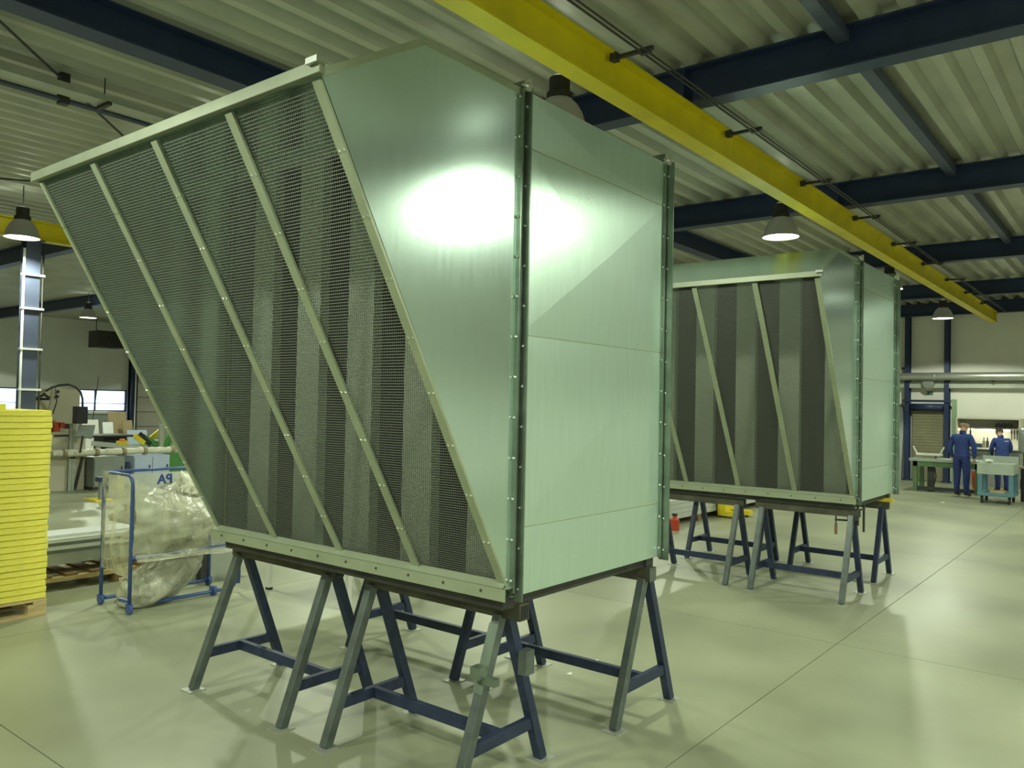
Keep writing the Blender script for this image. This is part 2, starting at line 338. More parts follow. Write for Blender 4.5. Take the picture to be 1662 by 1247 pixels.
# ------------------------------------------------------------------ ventilation hoods
W, D = 2.42, 1.43
ZB, ZT = .935, 3.348            # underside of the bottom rail, top
YL, ZL, YP = -1.181, 3.042, -.659   # lip and ridge of the canopy relative to the joint plane
ZBASE = .885
def ventilation_hood(x1, y0, label):
    t = thing('ventilation_hood', (x1, y0, ZBASE), label, 'ventilation hood', 'sheet metal intake hoods on trestles')
    def L(x, y, z): return Vector((x1+x, y0+y, z))
    yb = -.03                                       # foot of the mesh plane
    th = .004
    zmb = 1.0
    # side cheeks
    for sx in (0, -W):
        poly = [L(sx, -.006, ZB+.02), L(sx, -.006, ZT), L(sx, YP, ZT), L(sx, YL, ZL), L(sx, yb, ZB+.05)]
        MB().prism(poly, (-th if sx == 0 else th, 0, 0)).build('side_panel', 'galv', t)
        # folded edge strip along the top of the cheek
        for a, b in ((L(sx, -.01, ZT), L(sx, YP, ZT)), (L(sx, YP, ZT), L(sx, YL, ZL))):
            MB().bar(a+Vector((.001 if sx == 0 else -.001, 0, -.012)), b+Vector((.001 if sx == 0 else -.001, 0, -.012)), .006, .028).build('edge_seam', 'galv_strip', t)
    # canopy: flat top and sloping front
    MB().prism([L(0, 0, ZT), L(0, YP, ZT), L(0, YP, ZT+.004), L(0, 0, ZT+.004)], (-W, 0, 0)).build('top_panel', 'galv', t)
    MB().prism([L(0, YP, ZT), L(0, YL, ZL), L(0, YL, ZL+.005), L(0, YP, ZT+.005)], (-W, 0, 0)).build('canopy_panel', 'galv', t)
    # lip rail along the front edge of the canopy
    MB().box(L(.035, YL-.03, ZL-.028), L(-W-.05, YL-.002, ZL+.022)).build('lip_rail', 'lip_dimmed', t, bevel=.003)
    MB().box(L(.045, YL-.05, ZL+.004), L(-.02, YL-.0, ZL+.026)).build('corner_clip', 'bright_steel', t)
    # mesh plane
    A = Vector((0, YL+.012, ZL-.03)); B = Vector((0, yb-.002, zmb)); dv = (B-A); ln = dv.length; dv.normalize(); nv = Vector((1, 0, 0)).cross(dv); nv.normalize()
    if nv.y > 0: nv = -nv
    def Q(x, s, o=0): p = A + dv*s + nv*o; return L(x, p.y, p.z)
    edges = [-.02, -.585, -1.185, -1.79, -W+.012]
    wid = [.045, .05, .05, .05, .03]
    for x, w in zip(edges, wid):
        MB().bar(Q(x, 0, .010), Q(x, ln, .010), w, .012, nv).build('mesh_bar', 'galv_strip', t)
        mb = MB()
        for k in range(1, 9):
            for sx in (-w*.3, w*.3): mb.lathe(Q(x+sx, ln*k/9, .016), [(.006, 0), (.005, .003), (0, .004)], 6, nv)
        mb.build('rivets', 'bright_steel', t, kind='stuff')
    # expanded metal: strands every 14 mm with staggered bonds
    for i in range(4):
        xa, xb = edges[i]-wid[i]*.3, edges[i+1]+wid[i+1]*.3
        mb = MB(); px, ps = .0127, .0140; ns = int(ln/ps); nc = int((xa-xb)/px)
        tilt = (dv*.72+nv*.55).normalized()
        for r in range(ns+1):
            s = r*ps; mb.bar(Q(xa, s), Q(xb, s), .0034, .0014, tilt.cross(Vector((1, 0, 0))))
        for r in range(ns):
            for c in range(nc):
                x = xa-(c+.25+.5*(r % 2))*px
                p = Q(x, r*ps+.001); q = Q(x, (r+1)*ps-.001); a = Vector((.0013, 0, 0)); b = nv*.0008
                mb.add([p-a-b, p+a-b, p+a+b, p-a+b, q-a-b, q+a-b, q+a+b, q-a+b], [(4, 5, 1, 0), (5, 6, 2, 1), (6, 7, 3, 2), (7, 4, 0, 3)])
        mb.build('mesh_panel', 'mesh_metal', t, kind='stuff')
    # bottom rail (angle) with bolts, and base channel
    MB().box(L(.02, yb-.05, ZB), L(-W-.02, yb-.045, ZB+.062)).box(L(.02, yb-.05, ZB+.058), L(-W-.02, yb+.02, ZB+.062)).prism([L(.0, yb-.05, ZB+.062), L(.0, yb-.012, ZB+.092), L(.0, yb-.006, ZB+.088), L(.0, yb-.04, ZB+.06)], (-W, 0, 0)).build('bottom_rail', 'galv_strip', t)
    mb = MB()
    for k in range(10): mb.box(L(-.12-k*.243, yb-.056, ZB+.028), L(-.128-k*.243, yb-.05, ZB+.04))
    mb.build('rail_bolts', 'dark', t, kind='stuff')
    MB().box(L(-.02, yb-.01, ZBASE), L(-W+.09, yb+.07, ZB+.01)).build('base_channel', 'steel_dark', t)
    MB().box(L(-.02, D-.11, ZBASE), L(-W+.09, D-.03, ZB+.01)).build('base_channel', 'steel_dark', t)
    for sx in (-.04, -W+.02): MB().box(L(sx, yb+.07, ZBASE+.002), L(sx-.06, D-.11, ZB+.01)).build('base_channel', 'steel_dark', t)
    # duct behind: three cross-broken sheets per side
    zs = [ZB+.01, 1.263, 2.18, 3.082, ZT]
    for sx, sg in ((0, 1), (-W, -1)):
        for a, b in zip(zs, zs[1:]):
            g = .0012; bulge = .017 if b-a > .5 else .008
            c = L(sx+sg*bulge, .02+(D-.02)/2, (a+b)/2)
            p = [L(sx, .02, a+g), L(sx, D, a+g), L(sx, D, b-g), L(sx, .02, b-g)]
            if b-a < .3:
                c = L(sx+sg*bulge, .02+(D-.02)/2, a+(b-a)*(.78 if a < 2 else .25))
            q = [v - Vector((sg*.005, 0, 0)) for v in p]
            fs = [(4, 0, 1), (4, 1, 2), (4, 2, 3), (4, 3, 0)]
            if sg < 0: fs = [f[::-1] for f in fs]
            MB().add(p+[c], fs).add(q, [(0, 1, 2, 3)] if sg < 0 else [(3, 2, 1, 0)]).build('duct_panel', 'galv_duct', t)
        for z in zs[1:-1]:
            box('seam_fold', L(sx-sg*.006, .02, z-.0025), L(sx+sg*.0015, D, z+.0025), 'galv_strip', t)
    MB().box(L(0, 0, ZT-.002), L(-W, D, ZT+.004)).build('duct_top', 'galv_duct', t)
    MB().box(L(-.003, 0, ZB+.006), L(-W+.003, D, ZB+.012)).build('duct_floor', 'galv_duct', t)
    # flanges
    def flange(ya, yb_, out, zlo, zhi, m):
        for sx, sg in ((0, 1), (-W, -1)):
            o = MB().box(L(sx, ya, zlo), L(sx+sg*out, yb_, zhi)).build('flange', m, t)
            mb = MB(); z = zlo+.06; k = 0
            while z < zhi-.03:
                mb.lathe(L(sx+sg*out*.5, ya-.001, z), [(.008, 0), (.007, .006), (0, .008)], 6, (0, -1, 0)); z += .19; k += 1
            mb.build('flange_bolts', 'bright_steel', o, kind='stuff')
        MB().box(L(0, ya, ZT), L(-W, yb_, ZT+out)).build('flange', m, t)
    flange(-.022, -.006, .022, ZB+.03, ZT-.005, 'galv_flange')
    flange(.012, .022, .048, ZB-.012, ZT+.0, 'galv_flange')
    flange(D-.012, D-.002, .022, ZB-.0, ZT-.005, 'galv_flange')
    flange(D+.004, D+.014, .062, ZB-.012, ZT+.0, 'galv_flange')
    for y in (.014, D+.006):
        for sx, sg in ((0, 1), (-W, -1)):
            o = MB().prism([L(sx+sg*.050, y-.012, ZT+.045), L(sx-sg*.09, y-.012, ZT+.0), L(sx+sg*.050, y-.012, ZT-.02)], (0, .008, 0)).build('corner_bracket', 'bright_steel', t)
            MB().lathe(L(sx+sg*.025, y-.012, ZT+.018), [(.012, 0), (.011, .008), (0, .009)], 6, (0, -1, 0)).build('bolt', 'bright_steel', o)
    # sound baffles inside
    for k in range(5):
        xc = -.215-k*.472
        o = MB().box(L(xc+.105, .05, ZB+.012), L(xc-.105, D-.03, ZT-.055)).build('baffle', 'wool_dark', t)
        MB().box(L(xc+.108, .035, ZB+.012), L(xc-.108, .05, ZT-.055)).box(L(xc+.108, .05, ZB+.012), L(xc+.105, .10, ZT-.055)).box(L(xc-.105, .05, ZB+.012), L(xc-.108, .10, ZT-.055)).build('baffle_nose', 'baffle', o)
    MB().box(L(-.004, .03, ZT-.055), L(-W+.004, .05, ZT-.005)).build('baffle_header', 'baffle', t)
    for z in (1.62, 2.35): MB().box(L(-.004, .42, z), L(-W+.004, .425, z+.02)).build('baffle_tie', 'steel_dark', t)
    return t
hood1 = ventilation_hood(-2.346, 2.978, 'galvanised intake hood with slanted mesh face, the one next to the plastic waste sack')
hood2 = copy_tree(hood1); hood2.location = (-2.27, 8.31, ZBASE); hood2['label'] = 'galvanised intake hood with slanted mesh face, the one nearer to the two workers'
for o in hood2.children: ORG[o.name] = Vector((-2.27, 8.31, ZBASE))

# ------------------------------------------------------------------ trestles
def trestle(xl, xr, ym, label, spread=.66, grey=0, ext=(.07, .07), group=None, top='trestle_top', dy=0.0, drop=0.0):
    xm = (xl+xr)/2
    t = thing('trestle', (xm, ym, 0), label, 'trestle', group)
    zr0, zr1 = .802-drop, ZBASE-drop
    y_ = lambda x: ym + dy*(x-xm)
    rail = MB().bar((xl-ext[0], y_(xl), (zr0+zr1)/2), (xr+ext[1], y_(xr), (zr0+zr1)/2), .075, zr1-zr0).build('rail', top, t, bevel=.003)
    for s, xe in ((-1, xl-ext[0]), (1, xr+ext[1])):
        MB().box((xe-s*.002, y_(xe)-.029, zr0+.01), (xe+s*.0015, y_(xe)+.029, zr1-.01)).build('open_end', 'black', rail)
    for j, x in enumerate((xl, xr)):
        yc = y_(x)
        for s in (-1, 1):
            tp = Vector((x, yc+s*.03, zr0+.012)); ft = Vector((x, yc+s*spread/2, .006))
            leg = MB().bar(ft, tp, .052, .05, (1, 0, 0)).build('leg', 'grey_and_lit_leg' if (grey == 1 and s < 0) else 'trestle_blue', t, bevel=.003)  # near legs paler: light on their front faces put into the colour
            MB().box((x-.055, ft.y-.055, 0), (x+.055, ft.y+.055, .007)).build('foot_plate', 'alu_dull', leg)
        zz = .215; f = 1-(zz/zr0)*(1-.09); yy = spread/2*f
        MB().box((x-.018, yc-yy+.01, zz-.03), (x+.018, yc+yy-.01, zz+.03)).build('brace', 'trestle_blue', t, bevel=.002)
    MB().bar((xl+.018, y_(xl), .215), (xr-.018, y_(xr), .215), .035, .06).build('stretcher', 'trestle_blue', t, bevel=.002)
    return t
G1 = 'blue trestles under the nearer hood'; G2 = 'blue trestles under the farther hood'
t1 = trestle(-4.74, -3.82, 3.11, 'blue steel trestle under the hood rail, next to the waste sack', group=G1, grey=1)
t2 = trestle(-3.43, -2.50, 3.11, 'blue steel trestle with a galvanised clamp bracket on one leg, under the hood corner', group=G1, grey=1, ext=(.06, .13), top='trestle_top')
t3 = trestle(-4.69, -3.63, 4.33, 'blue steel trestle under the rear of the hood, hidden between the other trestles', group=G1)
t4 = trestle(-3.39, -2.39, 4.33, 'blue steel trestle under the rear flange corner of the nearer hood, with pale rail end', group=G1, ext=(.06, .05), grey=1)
box('end_cover', (-2.345, 4.33-.0375, .802), (-2.338, 4.33+.0375, .884), 'grey_and_lit_leg', t4)
# galvanised bracket and tube stubs on the nearest leg
fy = lambda z: 3.11-(.03+(.33-.03)*(1-(z-.006)/.808))
MB().bar((-2.50, fy(.78)-.03, .78), (-2.50, fy(.47)-.03, .47), .056, .006, (0, -1, .35)).build('clamp_bracket', 'galv_flange', t2)
MB().box((-2.53, fy(.56)-.085, .545), (-2.47, fy(.56)-.03, .60)).build('tube_stub', 'galv_flange', t2)
MB().box((-2.475, fy(.56)-.06, .52), (-2.40, fy(.56)-.02, .555)).build('tube_stub', 'galv_flange', t2)
MB().box((-2.474, 3.20, .50), (-2.425, 3.27, .62)).build('tube_stub', 'grey_and_lit_leg', t2)
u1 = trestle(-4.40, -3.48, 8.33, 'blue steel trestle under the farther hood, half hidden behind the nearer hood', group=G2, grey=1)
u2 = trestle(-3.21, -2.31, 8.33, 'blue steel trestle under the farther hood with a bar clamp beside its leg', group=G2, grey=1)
u3 = trestle(-4.45, -3.58, 9.42, 'blue steel trestle under the rear of the farther hood, towards the profile bundle', group=G2)
u4 = trestle(-3.25, -2.34, 9.58, 'blue steel trestle under the rear of the farther hood, carrying a yellow batten', group=G2, drop=.034)
tag(box('yellow_batten', (-2.85, 9.545, ZBASE-.0345), (-2.225, 9.612, ZBASE+.0025), 'yellow_paint'), 'yellow timber batten on the trestle under the rear of the farther hood', 'batten')
# bar clamps hanging under the farther hood
def clamp(x, y, z0, z1, label):
    t = thing('bar_clamp', (x, y, z0), label, 'clamp', 'bar clamps on the farther hood')
    box('clamp_bar', (x-.008, y-.014, z0), (x+.008, y+.014, z1), 'steel_dark', t)
    return t
# its screw presses against the underside of the trestle rail, its bar stands behind the rail under the base channel
t = clamp(-2.36, 8.382, .70, .8875, 'bar clamp with wooden handle hanging beside the trestle leg of the farther hood')
box('fixed_jaw', (-2.37, 8.35, .868), (-2.35, 8.368, .886), 'steel_dark', t)
MB().bar((-2.36, 8.375, .758), (-2.475, 8.33, .758), .018, .016).build('sliding_arm', 'steel_dark', t)
MB().tube([(-2.465, 8.33, .70), (-2.465, 8.33, .804)], .007, 6).build('screw', 'steel_dark', t)
MB().tube([(-2.465, 8.33, .615), (-2.465, 8.33, .715)], .015, 8).build('handle', 'wood_dark', t)
t = clamp(-2.271, 8.3805, .715, .9415, 'short dark bar clamp under the end of the trestle rail of the farther hood')
box('fixed_jaw', (-2.281, 8.27, .772), (-2.261, 8.3665, .803), 'steel_dark', t)
t = clamp(-2.252, 8.52, .64, .9415, 'long thin bar clamp hanging from the lower edge of the farther hood')
box('fixed_jaw', (-2.262, 8.44, .915), (-2.242, 8.54, .9415), 'steel_dark', t); box('sliding_arm', (-2.26, 8.43, .862), (-2.244, 8.54, .876), 'steel_dark', t)

# ------------------------------------------------------------------ yellow insulation panels on a pallet
PX0, PX1, PY0, PY1 = -8.06, -7.26, 1.70, 2.90
def pallet(x0, x1, y0, y1, label, m='wood'):
    t = thing('pallet', ((x0+x1)/2, (y0+y1)/2, 0), label, 'pallet')
    for bx in (x0, (x0+x1)/2-.05, x1-.10):
        box('bottom_board', (bx, y0, 0), (bx+.10, y1, .022), m, t)
        for by in (y0, (y0+y1)/2-.07, y1-.14): box('block', (bx, by, .022), (bx+.10, by+.14, .100), m, t)
    for by in (y0, (y0+y1)/2-.05, y1-.10): box('stringer_board', (x0, by, .100), (x1, by+.10, .122), m, t)
    n = 7; w = .10; g = ((x1-x0)-n*w)/(n-1)
    for k in range(n): box('deck_board', (x0+k*(w+g), y0, .122), (x0+k*(w+g)+w, y1, .144), m, t)
    return t
pallet(PX0, PX1, PY0, PY1, 'pale wooden pallet under the stack of yellow panels')
NP = 31; TP = 1.572/NP; rp = random.Random(3); z = .144
def wool_panel(z, j1, j2):
    """slightly uneven slab with rounded, wavy edges"""
    nx, ny = 4, 10; vs = []; fs = []
    x0, x1, y0, y1 = PX0+j1, PX1+j1, PY0+j2, PY1+j2-.004
    ring = []
    for k in range(ny+1): ring.append((x1, y0+(y1-y0)*k/ny))
    for k in range(1, nx+1): ring.append((x1-(x1-x0)*k/nx, y1))
    for k in range(1, ny+1): ring.append((x0, y1-(y1-y0)*k/ny))
    for k in range(1, nx): ring.append((x0+(x1-x0)*k/nx, y0))
    cx, cy = (x0+x1)/2, (y0+y1)/2; n = len(ring)
    for zz, ins in ((z+.0002, .016), (z+.0045, .0005), (z+TP-.0045, .0005), (z+TP-.0002, .016)):
        for (x, y) in ring:
            w = (noise.noise((x*9, y*9, zz*40))*.003)
            dx, dy = (1 if x > cx else -1), (1 if y > cy else -1)
            ix = ins*dx if x in (x0, x1) else 0; iy = ins*dy if y in (y0, y1) else 0
            vs.append((x-ix+(w if x in (x0, x1) else 0), y-iy+(w if y in (y0, y1) else 0), zz))
    for r in range(3):
        for k in range(n): fs.append((r*n+k, r*n+(k+1) % n, (r+1)*n+(k+1) % n, (r+1)*n+k))
    fs += [tuple(range(n))[::-1], tuple(range(3*n, 4*n))]
    return MB().add(vs, fs).build('mineral_wool_batt', 'wool', None, False)
for k in range(NP):
    lab = 'yellow mineral wool panel lying in the middle of the tall yellow stack'
    if k == 0: lab = 'lowest yellow mineral wool panel, lying directly on the pallet'
    if k == NP-1: lab = 'topmost full yellow mineral wool panel of the tall stack'
    tag(wool_panel(z, rp.uniform(-.006, .006), rp.uniform(-.008, .004)), lab, 'insulation panel', 'yellow panels stacked on the pallet'); z += TP
tag(MB().box((-7.95, 1.9, z), (-7.30, 2.56, z+.05)).build('insulation_offcut', 'wool', bevel=.006), 'small yellow mineral wool offcut lying on top of the stack', 'insulation panel')

# ------------------------------------------------------------------ aluminium profiles on a low pallet behind the stack
t = thing('pallet', (-8.55, 4.0, 0), 'dark worn wooden pallet under the bundle of bright profiles', 'pallet')
for y in (2.95, 3.85, 4.75): box('block', (-8.2, y, 0), (-8.06, y+.13, .085), 'wood_dark', t); box('block', (-9.0, y, 0), (-8.86, y+.13, .085), 'wood_dark', t)
for x in (-9.0, -8.6, -8.2): box('runner', (x, 2.9, .085), (x+.14, 5.0, .125), 'wood', t)
for k in range(9): box('deck_board', (-9.0, 2.92+k*.232, .125), (-8.06, 3.03+k*.232, .150), 'wood_dark', t)
tag(box('timber_batten', (-8.9, 3.0, .150), (-8.10, 3.09, .235), 'wood_dark'), 'dark timber batten under the bright profiles, end near the yellow stack', 'batten')
tag(box('timber_batten', (-8.9, 4.6, .150), (-8.10, 4.69, .235), 'wood_dark'), 'dark timber batten under the bright profiles, end near the waste sack', 'batten')
rp = random.Random(5)
zz = .235
for k, (hh, m, ln, off) in enumerate(((.105, 'alu_dull', 2.4, 0), (.034, 'grey_cab', 2.35, .02), (.034, 'alu', 2.4, .0), (.034, 'grey_cab', 2.38, .018), (.034, 'alu', 2.4, 0), (.03, 'alu', 2.36, .05))):
    y0, y1 = 2.75, 2.75+ln; xa, xb = -8.56+.01*k, -8.12-off
    mb = MB().box((xa, y0, zz+hh-.004), (xb, y1, zz+hh)).box((xb-.012, y0, zz+.004), (xb-.008, y1, zz+hh-.004)).box((xa, y0, zz+.004), (xa+.004, y1, zz+hh-.004)).box((xa, y0, zz), (xb, y1, zz+.004))
    tag(mb.build('metal_profile', m), ('dull grey tray-shaped profile at the bottom of the bright bundle', 'grey channel profile directly on the dull tray profile of the bundle', 'bright aluminium profile between two grey channel profiles of the bundle', 'grey channel profile under the two bright topmost profiles', 'bright aluminium profile just below the gleaming topmost one', 'gleaming topmost aluminium profile of the flat bundle')[k], 'profile', 'flat bundle of metal profiles'); zz += hh

# ------------------------------------------------------------------ waste sack stand
t = thing('sack_stand', (-7.03, 3.87, 0), 'blue tubular stand holding a clear plastic waste sack', 'sack stand')
def arc(c, a, b, r, n=6): return [Vector(c)+Vector(a)*r*math.cos(k*math.pi/2/n)+Vector(b)*r*math.sin(k*math.pi/2/n) for k in range(n+1)]
xf, xk, ya, yz_, zt = -6.77, -7.29, 3.36, 4.40, 1.17
for y in (ya, yz_):
    pts = [(xf, y, .05)] + arc((xf-.08, y, zt-.08), (1, 0, 0), (0, 0, 1), .08) + arc((xk+.08, y, zt-.08), (0, 0, 1), (-1, 0, 0), .08) + [(xk, y, .05)]
    if y == yz_: pts = [(xf, y, .10)] + [(xf, y, zt-.35), (xk, y, zt-.02), (xk, y, .05)]
    MB().tube(pts, .016, 10).build('side_frame', 'tube_blue', t, True)
MB().tube([(xk, ya, zt), (xk, yz_, zt)], .014, 10).build('top_tube', 'tube_blue', t, True)
MB().tube([(xf, ya, .47), (xf, yz_, .47)], .016, 10).build('cross_tube', 'tube_blue', t, True)
MB().tube([(xk, ya, .05), (xk, yz_, .05)], .016, 10).build('base_tube', 'tube_blue', t, True)
MB().tube([(xf-.1, ya+.25, .04), (xf-.1, yz_-.15, .04)] + arc((xf-.1, yz_-.05, .12), (0, 0, -1), (0, 1, 0), .085) + [(xf-.1, yz_+.035, .40)], .016, 10).build('base_tube', 'tube_blue', t, True)
for (x, y) in ((xf, ya), (xk, ya), (xk, yz_), (xf-.1, yz_-.2)):
    w = MB().tube([(x, y-.014, .045), (x, y+.014, .045)], .045, 12).build('castor', 'tube_blue', t)
    box('castor_fork', (x-.03, y-.02, .045), (x+.03, y+.02, .085), 'tube_blue', w)
MB().tube([(xf, ya, .11), (xf-.13, ya-.02, .11)], .018, 8).build('brake_lever', 'tube_blue', t)
# back film with its (reversed) print
film = MB().box((xk+.015, ya+.03, .95), (xk+.018, yz_-.05, zt-.03)).build('printed_film', 'lightgrey', t)
def text_mesh(name, txt, size, m, parent, origin, xdir, updir, ext=.001):
    cu = bpy.data.curves.new(name, 'FONT'); cu.body = txt; cu.size = size; cu.extrude = ext; cu.offset = .003
    tmp = bpy.data.objects.new(name+'_src', cu); COL.objects.link(tmp)
    dg = bpy.context.evaluated_depsgraph_get(); me = bpy.data.meshes.new_from_object(tmp.evaluated_get(dg)); bpy.data.objects.remove(tmp)
    xd, ud = Vector(xdir).normalized(), Vector(updir).normalized(); nn = xd.cross(ud)
    o3 = org(parent)
    for v in me.vertices:
        p = Vector(origin)+xd*v.co.x+ud*v.co.y+nn*v.co.z-o3; v.co = p
    me.materials.clear(); me.materials.append(MATS[m]); o = bpy.data.objects.new(name, me); COL.objects.link(o); o.parent = parent
    return o
text_mesh('print', 'PA', .125, 'print_blue', film, (xk+.021, 3.985, 1.035), (0, -1, 0), (0, 0, 1))
def sheet(name, fn, nu, nv, m, parent, thick=.0):
    vs = [fn(i/nu, j/nv) for j in range(nv+1) for i in range(nu+1)]
    fs = [(j*(nu+1)+i, j*(nu+1)+i+1, (j+1)*(nu+1)+i+1, (j+1)*(nu+1)+i) for j in range(nv) for i in range(nu)]
    return MB().add(vs, fs).build(name, m, parent, True)
nz = lambda x, y, z, f=1: noise.noise((x*f, y*f, z*f))
def front_sheet(u, v):
    y = ya+.0+u*(yz_-ya-.02); top = zt-.01-.36*u**.8; bot = .50-.03*math.sin(u*3.14)
    z = top+(bot-top)*v; b = math.sin(v*math.pi)*(.05+.10*math.sin(u*math.pi))
    return (xf+.012+b+.028*nz(u*3, v*5, 1)+.012*nz(u*6, v*14+u*9, 3), y, z+.018*nz(u*4, v*3, 7)*(1-v))
sheet('plastic_sheet', front_sheet, 40, 34, 'foil', t)
def side_sheet(u, v):
    x = xf+u*(xk-xf); z = zt-.01-v*.86+.03*u
    return (x, ya-.012-.05*math.sin(v*math.pi)*math.sin(u*math.pi)-.02*nz(u*4, v*5, 2), z)
sheet('plastic_sheet', side_sheet, 18, 26, 'foil', t)
def blob(name, c, sc, tilt, m, parent, amp, fr, seed, nu=40, nv=26):
    R = Matrix.Rotation(tilt, 3, 'X'); vs = []; fs = []
    for j in range(nv+1):
        th = math.pi*j/nv
        for i in range(nu):
            ph = 2*math.pi*i/nu; d = Vector((math.sin(th)*math.cos(ph), math.sin(th)*math.sin(ph), math.cos(th)))
            k = 1+amp*noise.noise(d*fr+Vector((seed, 0, 0)))+amp*.6*abs(noise.noise(d*fr*2.7+Vector((0, seed, 0))))
            p = Vector((d.x*sc[0], d.y*sc[1], d.z*sc[2]))*k
            p = R @ p + Vector(c); p.z = max(p.z, .012); vs.append(p)
    for j in range(nv):
        for i in range(nu): fs.append((j*nu+i, (j+1)*nu+i, (j+1)*nu+(i+1) % nu, j*nu+(i+1) % nu))
    return MB().add(vs, fs).build(name, m, parent, True)
blob('sack_bag', (-7.0, 3.78, .25), (.20, .42, .19), .62, 'foil_thick', t, .25, 2.2, 2)
blob('sack_bag', (-6.98, 3.55, .16), (.14, .16, .15), 0, 'foil', t, .3, 2.5, 8)
blob('crumpled_film', (-7.02, 3.85, .74), (.20, .40, .24), -.2, 'foil_thick', t, .5, 3.2, 5)
blob('crumpled_film', (-7.10, 4.10, .95), (.14, .20, .14), 0, 'foil_wrap', t, .7, 4, 11)
blob('dark_scrap', (-7.0, 4.22, .93), (.05, .07, .06), 0, 'black', t, .5, 3, 4, 14, 10)
def tail(u, v):
    y = ya+.02+u*.95; z = .50-.05*v-.02*u+.02*nz(u*3, v*2, 4)
    return (xf+.03+.05*v+.03*math.sin(u*3.1)+.02*nz(u*5, v*7, 9), y, z)
sheet('plastic_sheet', tail, 24, 8, 'foil', t)
# grey box and a white-legged table behind the sack stand
t = thing('steel_box', (-7.6, 4.75, 0), 'pale grey sheet steel box standing behind the waste sack', 'box')
bx0, bx1, by0, by1 = -7.80, -7.42, at(318, 900, x=-7.42).y, at(392, 900, x=-7.42).y
MB().box((bx0, by0, 0), (bx1, by0+.005, .44)).box((bx0, by1-.005, 0), (bx1, by1, .44)).box((bx1-.005, by0+.005, 0), (bx1, by1-.005, .44)).box((bx0, by0+.005, 0), (bx0+.005, by1-.005, .44)).box((bx0+.005, by0+.005, 0), (bx1-.005, by1-.005, .006)).build('shell', 'lightgrey', t)
MB().box((bx1, by0+.005, .02), (bx1+.006, by0+.16, .42)).build('side_plate', 'dark', t)
t = thing('side_table', (-6.1, 5.2, 0), 'table on slim white legs half hidden behind the mesh hood', 'table')
box('table_top', (-6.75, 4.66, .72), (-5.5, 5.8, .75), 'lightgrey', t)
for x in (-6.71, -5.54):
    for y in (4.70, 5.76):
        lg = box('leg', (x-.02, y-.02, .02), (x+.02, y+.02, .72), 'white', t); box('foot', (x-.025, y-.025, 0), (x+.025, y+.025, .02), 'black', lg)

# ------------------------------------------------------------------ workshop on the left, seen past the stack
def bx(px0, py0, px1, py1, x, thick, name, m, parent=None, z0=None):
    a, b = at(px0, py0, x=x), at(px1, py1, x=x)
    lo = z0 if z0 is not None else min(a.z, b.z)
    return MB().box((x, a.y, lo), (x-thick, b.y, max(a.z, b.z))).build(name, m, parent)
def base_of(px0, px1, x, th): return ((x-th/2), (at(px0, 700, x=x).y+at(px1, 700, x=x).y)/2, 0)
t = thing('machine_cabinet', base_of(60, 140, -16.4, .9), 'beige machine cabinet with air regulators behind the yellow stack', 'machine')
bx(40, 702, 136, 797, -16.4, .6, 'body', 'beige', t, z0=0)
bx(44, 630, 128, 702, -16.6, .5, 'upper_panel', 'beige', t)
bx(88, 706, 140, 708.5, -16.395, .01, 'panel_gap', 'dark', t)
bx(112, 712, 113.5, 790, -16.395, .01, 'panel_gap', 'dark', t)
MB().tube([at(60, 646, x=-16.5), at(72, 640, x=-16.3), at(80, 646, x=-16.3)], .03, 8).build('air_regulator', 'steel_dark', t, True)
MB().tube([at(55, 648, x=-16.55), at(80, 648, x=-16.3)], .022, 8).build('air_regulator', 'steel_dark', t, True)
MB().tube([at(86, 672, x=-16.5), at(92, 652, x=-16.5), at(90, 630, x=-16.55)], .010, 6).build('hose', 'black', t, True)
for px, py in ((93, 636), (92, 644)): MB().lathe(at(px, py, x=-16.6), [(.0, .04), (.03, .04), (.03, 0)], 8, (1, 0, 0)).build('knob', 'black', t)
# red vise
t = thing('bench_vise', (-16.45, at(98, 700, x=-16.4).y, at(98, 702, x=-16.4).z), 'red machine vise at the corner of the beige cabinet', 'vise')
vz = at(98, 702, x=-16.4).z
bx(88, 686, 97, 702, -16.41, .12, 'body', 'red', t, z0=vz); bx(96, 686, 105, 695, -16.41, .1, 'jaw', 'red', t); bx(104, 688, 112, 696, -16.43, .05, 'spindle', 'dark', t)
# aluminium upright frame
t = thing('upright_frame', (-16.3, at(117, 700, x=-16.3).y, 0), 'pair of slim aluminium uprights in front of the beige cabinet', 'frame')
for px in (115.5, 120.5):
    p = at(px, 688, x=-16.36); box('upright', (p.x-.03, p.y-.026, 0), (p.x+.02, p.y+.026, p.z), 'alu_dull', t)
a = at(118, 742, x=-16.36); box('cross_piece', (a.x-.02, a.y-.06, a.z-.03), (a.x+.02, a.y+.06, a.z), 'alu_dull', t)
# control box on a curved arm
a, b = at(124.5, 660, x=-16.0), at(142.5, 688, x=-16.0)
t = thing('control_pendant', (-16.0, (a.y+b.y)/2, b.z), 'black control box hanging from a curved grey arm', 'control box')
MB().box((-16.0, a.y, b.z), (-16.18, b.y, a.z)).build('box', 'black', t, bevel=.01)
pts = [at(134, 661, x=-16.08), at(134, 648, x=-16.08), at(131, 637, x=-16.08), at(124, 629, x=-16.08), at(112, 624.5, x=-16.08), at(96, 625.5, x=-16.1), at(84, 629, x=-16.3), at(76, 634, x=-16.6)]
MB().tube(pts, .022, 8).build('arm', 'steel_dark', t, True)
